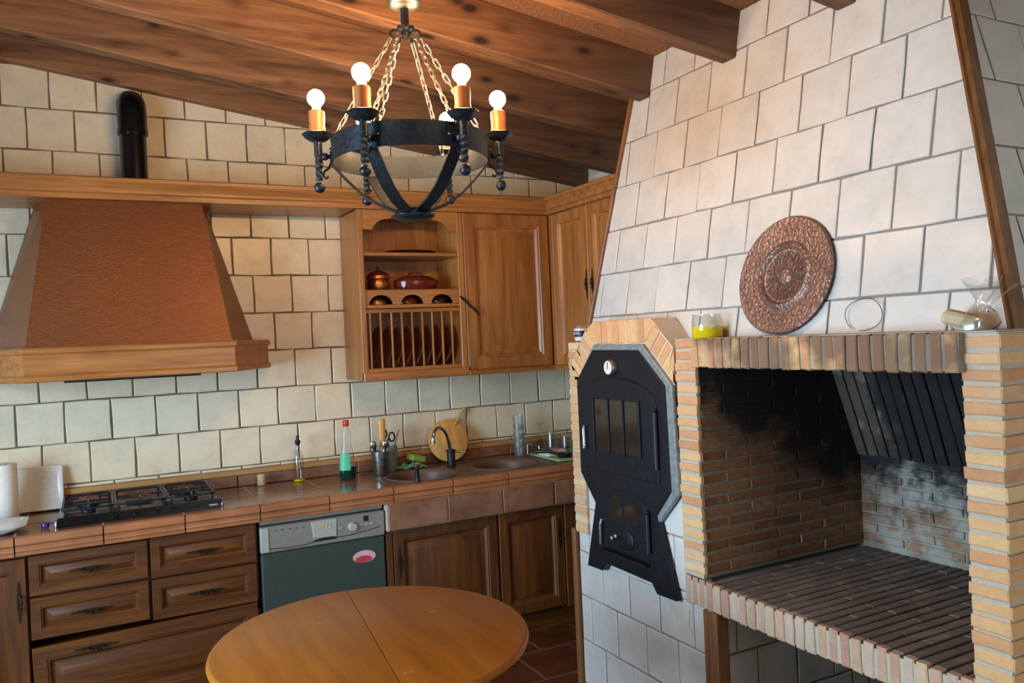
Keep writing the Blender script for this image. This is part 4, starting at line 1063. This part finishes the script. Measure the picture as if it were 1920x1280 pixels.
# washing-up liquid
sp = thing('washing_up_bottle', 'clear bottle of dark green washing up liquid with a red cap', 'bottle', (1.195, 4.22, Z0)); W = T(1.195, 4.22, Z0)
mb = MB(W); mb.lathe([(.001, 0), (.040, 0), (.044, .006), (.044, .07), (.038, .12), (.026, .18), (.025, .21), (.024, .24), (.013, .272), (.012, .285)], 24, sy=.72, cap0=False); mb.build('bottle_body', M['plasticglass'], sp, 50)
mb = MB(W); mb.lathe([(.001, -.0003), (.0404, -.0003), (.0445, .006), (.0445, .064), (.001, .064)], 24, sy=.72); mb.build('liquid', M['soapliquid'], sp, 50)
mb = MB(W); mb.lathe([(.014, .278), (.017, .282), (.017, .306), (.013, .312), (.001, .312)], 16); mb.build('cap', M['red'], sp, 40)
mb = MB(W); L = []
for z in (.048, .135):
    r = .0450 if z < .1 else .0360
    L.append([(r*math.cos(t), r*.74*math.sin(t), z) for t in [R(q) for q in range(190, 281, 10)]] + [((r+.001)*math.cos(t), (r+.001)*.74*math.sin(t), z) for t in [R(q) for q in range(280, 189, -10)]])
mb.loft(L); mb.build('label', M['greenlabel'], sp, 50)
# two utensil cups
def cup(name, label, x, y, r0, r1, h, mat):
    t = thing(name, label, 'utensil holder', (x, y, Z0)); mb = MB(T(x, y, Z0))
    mb.lathe([(.001, 0), (r0, 0), (r0+.002, .004), (r1, h), (r1-.003, h), (r0-.002, .006), (.001, .006)], 22, cap0=False, cap1=False, wave=lambda k: 1+.012*math.cos(k*PI)); mb.build('cup', M[mat], t, 40)
    return t
cup('utensil_cup', 'hammered metal cup of utensils left of the sink', 1.372, 4.20, .034, .050, .130, 'steel')
cup('utensil_cup', 'grey metal mesh cup holding scissors and knives beside the sink', 1.450, 4.30, .046, .052, .140, 'zinc')
def stick(name, mat, label, cat, pts, r, flat=1.0, extra=None, smooth=40, group=None):
    mb = MB(); mb.tube(pts, r, 8, flat=flat)
    if extra: extra(mb)
    c = pts[0]; return tag(mb.build(name, M[mat], None, smooth, (c[0], c[1], c[2])), label, cat, group)
stick('wooden_spatula', 'board', 'pale wooden spatula standing in the hammered cup', 'spatula', [(1.368, 4.20, .93), (1.386, 4.205, 1.045), (1.388, 4.206, 1.085), (1.390, 4.207, 1.10), (1.393, 4.208, 1.20), (1.393, 4.208, 1.213)], [.006, .006, .010, .017, .019, .013], .35)
def spoon(x, y, dx, dy, label):
    p = Vector((x, y, .935)); d = Vector((dx, dy, 1)).normalized()
    pts = [p+d*t for t in (0, .07, .115, .128, .145, .162, .172)]
    stick('steel_spoon', 'chrome', label, 'spoon', [tuple(q) for q in pts], [.003, .003, .004, .012, .018, .014, .004], .45)
spoon(1.362, 4.192, -.22, -.10, 'bright steel spoon leaning to the left in the hammered cup'); spoon(1.380, 4.190, .12, -.12, 'bright steel spoon in front of the wooden spatula')
def scis(mb):
    for cxs in (-.020, .024):
        mb.tube([(1.452+cxs+.016*math.cos(t), 4.300, 1.118+(0 if cxs < 0 else -.020)+.025*math.sin(t)) for t in [2*PI*i/12 for i in range(12)]], .005, 6, closed=True)
stick('scissors', 'blackplastic', 'black handled scissors standing in the mesh cup', 'scissors', [(1.452, 4.300, .935), (1.452, 4.300, 1.09)], .007, .4, scis)
stick('kitchen_knife', 'blackplastic', 'black handled knife upright in the mesh cup', 'knife', [(1.420, 4.315, .935), (1.419, 4.315, 1.08), (1.418, 4.315, 1.085), (1.416, 4.316, 1.175)], [.006, .008, .010, .009], .5)
stick('steel_tongs', 'steel', 'thin steel tongs leaning right in the mesh cup', 'tongs', [(1.466, 4.295, .94), (1.490, 4.290, 1.07), (1.512, 4.287, 1.135)], [.005, .006, .005], .6)
# cloth, sponge, soap pump
cl_ = MB(T(1.585, 4.305, Z0)); n = 12
vs, fs = [], []
for j in range(n+1):
    for i in range(n+1):
        u, v = i/n*2-1, j/n*2-1; rr_ = max(abs(u), abs(v))
        z = .034*(1-rr_**1.5)*(.55+.45*math.sin(u*6+v*3)*math.cos(v*7-u*2)) + .004+.010*max(0, math.sin(u*9)*math.sin(v*8))
        vs.append((u*.080*(1+.12*math.sin(v*5)), v*.050*(1+.15*math.sin(u*4)), max(.001, z)))
for j in range(n):
    for i in range(n): fs.append((j*(n+1)+i, j*(n+1)+i+1, (j+1)*(n+1)+i+1, (j+1)*(n+1)+i))
cl_.add(vs, fs); b = [(-.07, -.045, 0), (.07, -.045, 0), (.07, .045, 0), (-.07, .045, 0)]
tag(cl_.build('dish_cloth', M['cloth'], None, 60, (1.585, 4.305, Z0)), 'crumpled green and white dish cloth behind the left sink', 'cloth')
mb = MB(T(1.612, 4.305, Z0+.038) @ Matrix.Rotation(R(14), 4, 'Y') @ Matrix.Rotation(R(20), 4, 'Z')); mb.box(-.050, .050, -.032, .032, 0, .034, .006)
tag(mb.build('sponge', M['sponge'], None, None, (1.612, 4.305, Z0+.03)), 'bright green sponge lying on the crumpled cloth', 'sponge')
sd = thing('soap_dispenser', 'dark metal soap pump standing at the front rim of the left sink', 'soap dispenser', (1.448, 3.852, Z0)); W = T(1.448, 3.852, Z0)
mb = MB(W); mb.lathe([(.0135, 0), (.0135, .006), (.012, .012), (.011, .060), (.014, .066), (.014, .074), (.001, .076)], 18); mb.build('body', M['iron_in'], sd, 40)
mb = MB(W); mb.lathe([(.015, .0745), (.020, .082), (.022, .092), (.018, .098), (.001, .100)], 18); mb.build('pump_head', M['chrome'], sd, 40)
# tap
tp = thing('kitchen_tap', 'chrome gooseneck tap between the two round sinks', 'tap', (1.786, 4.20, Z0)); W = T(1.786, 4.20, Z0)
mb = MB(W); mb.lathe([(.027, 0), (.028, .006), (.023, .012), (.023, .080), (.027, .084), (.027, .092), (.020, .096), (.001, .097)], 22); mb.build('body', M['iron_in'], tp, 40)
mb = MB(); c0 = Vector((1.779, 4.20, 0)); 
arc = [(1.783, 4.198, .995), (1.772, 4.190, 1.050), (1.758, 4.182, 1.092), (1.735, 4.170, 1.125), (1.708, 4.155, 1.140), (1.682, 4.142, 1.137), (1.662, 4.132, 1.118), (1.652, 4.126, 1.092), (1.650, 4.125, 1.070)]
mb.tube(arc, .010, 10); mb.tube([(1.650, 4.125, 1.076), (1.650, 4.125, 1.058)], .013, 10); mb.build('spout', M['chrome'], tp, 50)
mb = MB(); mb.tube([(1.790, 4.195, .990), (1.830, 4.180, .992), (1.862, 4.170, .985)], [.007, .006, .005], 8); mb.build('lever', M['chrome'], tp, 50)
# round board leaning on the wall
cbd = thing('cutting_board', 'round wooden cutting board with a handle leaning behind the tap', 'cutting board', (1.845, 4.36, Z0))
FB_ = frame((1.836, 4.348, Z0+.128), (1, 0, 0), (0, .22, 1))
mb = MB(FB_); mb.lathe([(.118, -.009), (.123, -.006), (.123, .006), (.118, .009)], 40); mb.build('board', M['board'], cbd, 40)
mb = MB(FB_); d = Vector((.50, .866)); mb.tube([(.095*.50, .095*.866, 0), (.155*.55, .155*.84, 0), (.115, .165, 0), (.124, .180, 0)], [.016, .013, .014, .010], 10, flat=.55); mb.build('board_handle', M['board'], cbd, 40)
# draining corner: tumblers, drainer board, rack things
tumb = None
for i in range(4):
    W = T(2.262, 4.27, Z0+.052*i)
    mb = MB(W); h = .088; mb.lathe([(.001, .0), (.028, 0), (.030, .004), (.035, h), (.033, h), (.028, .006), (.001, .006)], 20, cap0=False, cap1=False)
    o = mb.build('tumbler', M['plasticglass'], None, 50, (2.262, 4.27, Z0+.052*i))
    tag(o, 'clear tumbler in the tall stack by the wall right of the sinks, ' + ('bottom one', 'second from bottom', 'third from bottom', 'top one')[i], 'tumbler', 'stacked clear tumblers')
mb = MB(T(2.40, 4.10, Z0)); mb.box(-.085, .22, -.20, .15, 0, .010, .004)
tag(mb.build('drainer_board', M['mintgreen'], None, None, (2.40, 4.10, Z0)), 'pale green draining board at the right end of the worktop', 'drainer')
ZD = Z0+.0105
pan = thing('small_pan', 'small dark pan with a black handle pointing left on the draining board', 'pan', (2.40, 3.975, ZD))
mb = MB(T(2.40, 3.975, ZD)); mb.lathe([(.001, 0), (.036, 0), (.042, .005), (.045, .022), (.043, .022), (.036, .004), (.001, .003)], 26, cap0=False, cap1=False); mb.build('bowl', M['iron_in'], pan, 50)
mb = MB(); mb.tube([(2.360, 3.988, ZD+.018), (2.315, 4.025, ZD+.040), (2.262, 4.075, ZD+.034)], [.007, .013, .011], 10); mb.build('handle', M['blackplastic'], pan, 50)
def tumbler(x, y, z, r, h, mat, label, up=False, grp=None, cat='glass'):
    mb = MB(T(x, y, z)); pr = [(.001, 0), (r*.86, 0), (r*.90, .004), (r, h), (r-.003, h), (r*.84, .008), (.001, .008)]
    if not up: pr = [(a, h-b) for a, b in pr]
    mb.lathe(pr, 22, cap0=False, cap1=False); return tag(mb.build('drinking_glass', M[mat], None, 50, (x, y, z)), label, cat, grp)
tumbler(2.390, 4.100, ZD+.0352, .034, .095, 'glass', 'clear glass upside down on the white folded towel')
tumbler(2.455, 4.215, ZD, .036, .125, 'greenglass', 'tall greenish glass upside down at the back of the draining board')
tumbler(2.505, 4.130, ZD, .036, .105, 'greenglass', 'greenish glass upside down beside the brick edge of the oven')
tumbler(2.282, 4.190, Z0, .028, .080, 'glass', 'small clear glass upside down on the worktop in front of the tall tumbler stack')
wg = MB(T(2.375, 4.214, ZD)); wg.lathe([(.034, 0), (.036, .03), (.028, .075), (.006, .095), (.004, .105), (.004, .165), (.010, .172), (.030, .176), (.030, .178), (.001, .180), (.001, .102), (.024, .073), (.032, .03), (.031, 0)], 22, cap0=False, cap1=False)
tag(wg.build('wine_glass', M['glass'], None, 50, (2.375, 4.214, ZD)), 'stemmed wine glass standing upside down on the draining board', 'wine glass')
mb = MB(T(2.39, 4.10, ZD))
mb.loft([rr(.066, .058, .02, 0), rr(.072, .064, .022, .005), rr(.072, .064, .022, .013), rr(.066, .058, .02, .017), rr(.070, .061, .022, .021), rr(.070, .061, .022, .030), rr(.062, .054, .02, .035)])
tag(mb.build('folded_towel', M['paper'], None, 50, (2.39, 4.10, ZD)), 'small white folded towel with an upturned glass on it on the draining board', 'towel')
mb = MB(T(2.478, 3.922, ZD)); mb.box(-.024, .024, -.018, .018, 0, .040, .006)
tag(mb.build('soap_block', M['whiteplastic'], None, None, (2.478, 3.922, ZD)), 'small white block at the front corner of the draining board', 'soap')
mb = MB(T(2.432, 3.918, ZD)); mb.box(-.016, .016, -.014, .014, 0, .022, .005)
tag(mb.build('red_scourer', M['red'], None, None, (2.432, 3.918, ZD)), 'small red scourer beside the white block', 'scourer')

# ------------------------------------------------------------------ in the plate rack cabinet
pt = thing('lidded_pot', 'small hammered brass pot with a reddish knobbed lid on the left of the shelf', 'pot', (1.404, 4.20, 1.9075)); W = T(1.404, 4.20, 1.9075)
mb = MB(W); mb.lathe([(.001, 0), (.052, 0), (.058, .006), (.060, .050), (.054, .058), (.064, .064), (.062, .078), (.001, .078)], 28); mb.build('pot_body', M['goldpot'], pt, 50)
mb = MB(W); mb.lathe([(.063, .0785), (.050, .092), (.024, .106), (.010, .110), (.007, .116), (.011, .124), (.006, .132), (.001, .133)], 28); mb.build('lid', M['redpot'], pt, 50)
cs = thing('oval_casserole', 'wide red brown lidded casserole beside the brass pot', 'casserole', (1.612, 4.20, 1.9075)); W = T(1.622, 4.20, 1.9075)
mb = MB(W); mb.lathe([(.001, 0), (.110, 0), (.122, .006), (.128, .040), (.128, .046), (.001, .046)], 36, sy=.72); mb.build('dish', M['redpot'], cs, 50)
mb = MB(W); mb.lathe([(.130, .0465), (.128, .052), (.090, .072), (.040, .080), (.001, .082)], 36, sy=.72); mb.tube([(-.045, 0, .076), (-.035, 0, .094), (.035, 0, .094), (.045, 0, .076)], .007, 8); mb.build('lid', M['redpot'], cs, 50)
for x, mt_, lb in ((1.385, 'goldpot', 'brass bowl showing in the left arch of the cut-out shelf'), (1.556, 'redpot', 'red brown bowl in the middle arch of the cut-out shelf'), (1.728, 'darkbowl', 'dark brown bowl in the right arch of the cut-out shelf')):
    mb = MB(T(x, 4.18, 1.8265)); mb.lathe([(.060, 0), (.062, .004), (.056, .028), (.036, .046), (.018, .052), (.001, .052), (.001, .048), (.034, .042), (.052, .026), (.056, 0)], 26, cap0=False, cap1=False)
    tag(mb.build('serving_bowl', M[mt_], None, 50, (x, 4.18, 1.8265)), lb, 'bowl', 'bowls behind the arched board')
mb = MB(T(1.610, 4.24, 2.1045)); mb.lathe([(.001, 0), (.10, 0), (.150, .016), (.153, .018), (.150, .020), (.10, .005), (.001, .005)], 36, sy=.7, cap0=False, cap1=False)
tag(mb.build('oval_platter', M['darkbowl'], None, 50, (1.610, 4.24, 2.1045)), 'flat dark oval platter lying on the uppermost shelf', 'platter')
pl0 = MB(); pl0.lathe([(.001, 0), (.062, 0), (.084, .008), (.108, .014), (.110, .016), (.106, .018), (.082, .012), (.060, .004), (.001, .004)], 32, cap0=False, cap1=False)
plm = pl0.mesh('plate', 50); plm.materials.append(M['brownplate'])
ordn = ('leftmost', 'second from left', 'third from left', 'fourth from left', 'middle', 'fourth from right', 'third from right', 'second from right', 'rightmost')
for i in range(9):
    x = 1.343+.0582*i if i else 1.306
    o = bpy.data.objects.new('dinner_plate', plm); COL.objects.link(o)
    o.matrix_basis = T(x-.006 if i else x+.001, 4.22, 1.601) @ Matrix.Rotation(R(-82 if i else -90), 4, 'Y') @ Matrix.Rotation(i*.7, 4, 'Z')
    WM[o] = o.matrix_basis.copy()
    tag(o, 'brown glazed plate standing upright in the rack, ' + ordn[i], 'plate', 'plates in the plate rack')

# ------------------------------------------------------------------ on the mantel
ZM = 1.5928
cp_ = thing('copper_plate', 'large round embossed copper plate leaning on the white chimney tiles', 'plate', (2.05, 1.985, ZM))
FP_ = frame((cx(ZM)-.022, 1.985, ZM+.004), (0, -1, 0), (LEAN+.04, 0, 1)) @ T(0, .204, 0)
mb = MB(FP_); N = 96
pr_ = [(.200, -.006), (.2045, -.002), (.2045, .003), (.199, .007), (.190, .006), (.120, .000), (.112, .006), (.104, .008), (.096, .003), (.092, -.004), (.086, -.006), (.030, -.006), (.024, -.002), (.012, .001), (.001, .001)]
L = []
for i, (r, z) in enumerate(pr_):
    L.append([((r*(1+(.004*math.cos(k*PI) if i < 4 else 0)))*math.cos(2*PI*k/N), (r*(1+(.004*math.cos(k*PI) if i < 4 else 0)))*math.sin(2*PI*k/N), z) for k in range(N)])
mb.loft(L, cap0=True, cap1=True); mb.build('plate_body', M['emboss'], cp_, 30)
# raised ornament: leaf scrolls round the rim and a rosette in the middle
def ornament(name, items):
    mb = MB(FP_)
    for r, a, ln, w_, z, rot in items:
        c = (r*math.cos(a), r*math.sin(a)); t = a+rot
        L = []
        for q in range(5):
            s_ = q/4*2-1; wd = max(.0006, w_*(1-s_*s_)); bend = .25*s_*s_*ln
            px = c[0]+math.cos(t)*ln*s_-math.sin(t)*bend; py = c[1]+math.sin(t)*ln*s_+math.cos(t)*bend
            L.append([(px-math.sin(t)*wd, py+math.cos(t)*wd, z), (px, py, z+.0022), (px+math.sin(t)*wd, py-math.cos(t)*wd, z)])
        mb.loft(L)
    return tag(mb.build(name, M['copper_dark'], cp_, 40), kind='stuff')
it = []
for k in range(36):
    a = 2*PI*k/36
    it += [(.178, a, .011, .0028, .0045, PI/2+.5), (.158, a+.09, .010, .0026, .0032, PI/2-.6), (.138, a, .008, .0024, .0017, PI/2+.3)]
ornament('embossed_rim_leaves', it)
it = [(.070, 2*PI*k/18, .008, .003, -.0065, .6) for k in range(18)]+[(.044, 2*PI*k/10, .012, .004, -.0065, 0) for k in range(10)]
ornament('embossed_rosette', it)
oj = thing('oil_jar', 'low glass jar half full of yellow oil at the left end of the mantel', 'jar', (2.02, 2.285, ZM)); W = T(2.012, 2.285, ZM)
mb = MB(W); mb.lathe([(.001, 0), (.052, 0), (.056, .005), (.056, .066), (.052, .074), (.052, .086), (.049, .086), (.049, .074), (.053, .064), (.053, .007), (.001, .005)], 28, cap0=False, cap1=False); mb.build('jar_glass', M['glass'], oj, 50)
mb = MB(W); mb.lathe([(.001, -.0001), (.0522, -.0001), (.0565, .005), (.0565, .040), (.001, .040)], 28); mb.build('oil', M['oil'], oj, 50)
wj = thing('white_jar', 'small white jar with a dark blue label on the left end of the oven shelf', 'jar', (2.02, 3.125, 1.594)); W = T(2.005, 3.128, 1.5945)
mb = MB(W); mb.lathe([(.001, 0), (.028, 0), (.031, .004), (.034, .056), (.001, .056)], 24); mb.build('jar_body', M['whiteplastic'], wj, 50)
mb = MB(W); mb.lathe([(.0318, .018), (.0345, .046)], 24, cap0=False, cap1=False); mb.lathe([(.0330, .0465), (.0312, .0175)], 24, cap0=False, cap1=False); mb.build('label', M['navy'], wj, 50)
mb = MB(W); mb.lathe([(.0355, .0565), (.0355, .066), (.033, .069), (.001, .069)], 24); mb.build('lid', M['plasticglass'], wj, 50)
mb = MB(W)
for k, (z, n_) in enumerate(((.037, 7), (.030, 8))):
    for i in range(n_):
        a = PI+.15+R(-38+11*i); r = .0336+.001*(z-.03)/.02
        mb.box(0, 0.0001, 0, .0001, 0, .0001)
        p = Vector((r*math.cos(a), r*math.sin(a), z)); t = Vector((-math.sin(a), math.cos(a), 0)); o_ = Vector((math.cos(a), math.sin(a), 0))
        q = [p-t*.0022, p+t*.0022, p+t*.0022+Vector((0, 0, .0035)), p-t*.0022+Vector((0, 0, .0035))]
        mb.loft([[tuple(v) for v in q], [tuple(v+o_*.0012) for v in q]])
mb.build('label_print', M['whiteplastic'], wj)
mb = MB(); FWr = frame((cx(ZM)-.012, 1.665, ZM+.004), (0, -1, 0), (LEAN, 0, 1))
mb.M = FWr; mb.tube([(.066*math.cos(t)+.01, .052+.050*math.sin(t), .004*math.sin(3*t)) for t in [R(q) for q in range(-95, 250, 15)]], .0012, 6)
tag(mb.build('wire_loop', M['wire'], None, 40, (2.05, 1.665, ZM)), 'thin loop of grey wire standing on the mantel against the tiles', 'wire')
bgp = thing('cellophane_bag', 'crumpled clear cellophane bag at the right end of the mantel', 'bag', (2.0, 1.275, ZM))
mb = MB(); n = 16; L = []
for z, r, ph in ((.001, .055, 0), (.02, .062, .3), (.045, .045, .5), (.055, .020, .6), (.065, .018, .8), (.085, .035, 1.0), (.112, .060, 1.2), (.125, .070, 1.3)):
    L.append([(2.0+r*.45*(1+.25*math.sin(5*t+ph*3))*math.cos(t)+(z*.10), 1.275-z*.35+r*.85*(1+.28*math.sin(4*t+ph*5))*math.sin(t), ZM+z+.012*math.sin(3*t+ph)*(z > .05)) for t in [2*PI*i/n for i in range(n)]])
mb.loft(L, cap1=False); mb.build('film', M['film'], bgp, 60)
mb = MB(T(2.0, 1.315, ZM+.003) @ Matrix.Rotation(R(18), 4, 'X') @ Matrix.Rotation(R(25), 4, 'Z')); mb.box(-.026, .026, -.042, .042, .010, .046, .008)
tag(mb.build('firelighter_block', M['bread'], None, None, (2.0, 1.315, ZM)), 'beige block lying in the mouth of the cellophane bag', 'block')
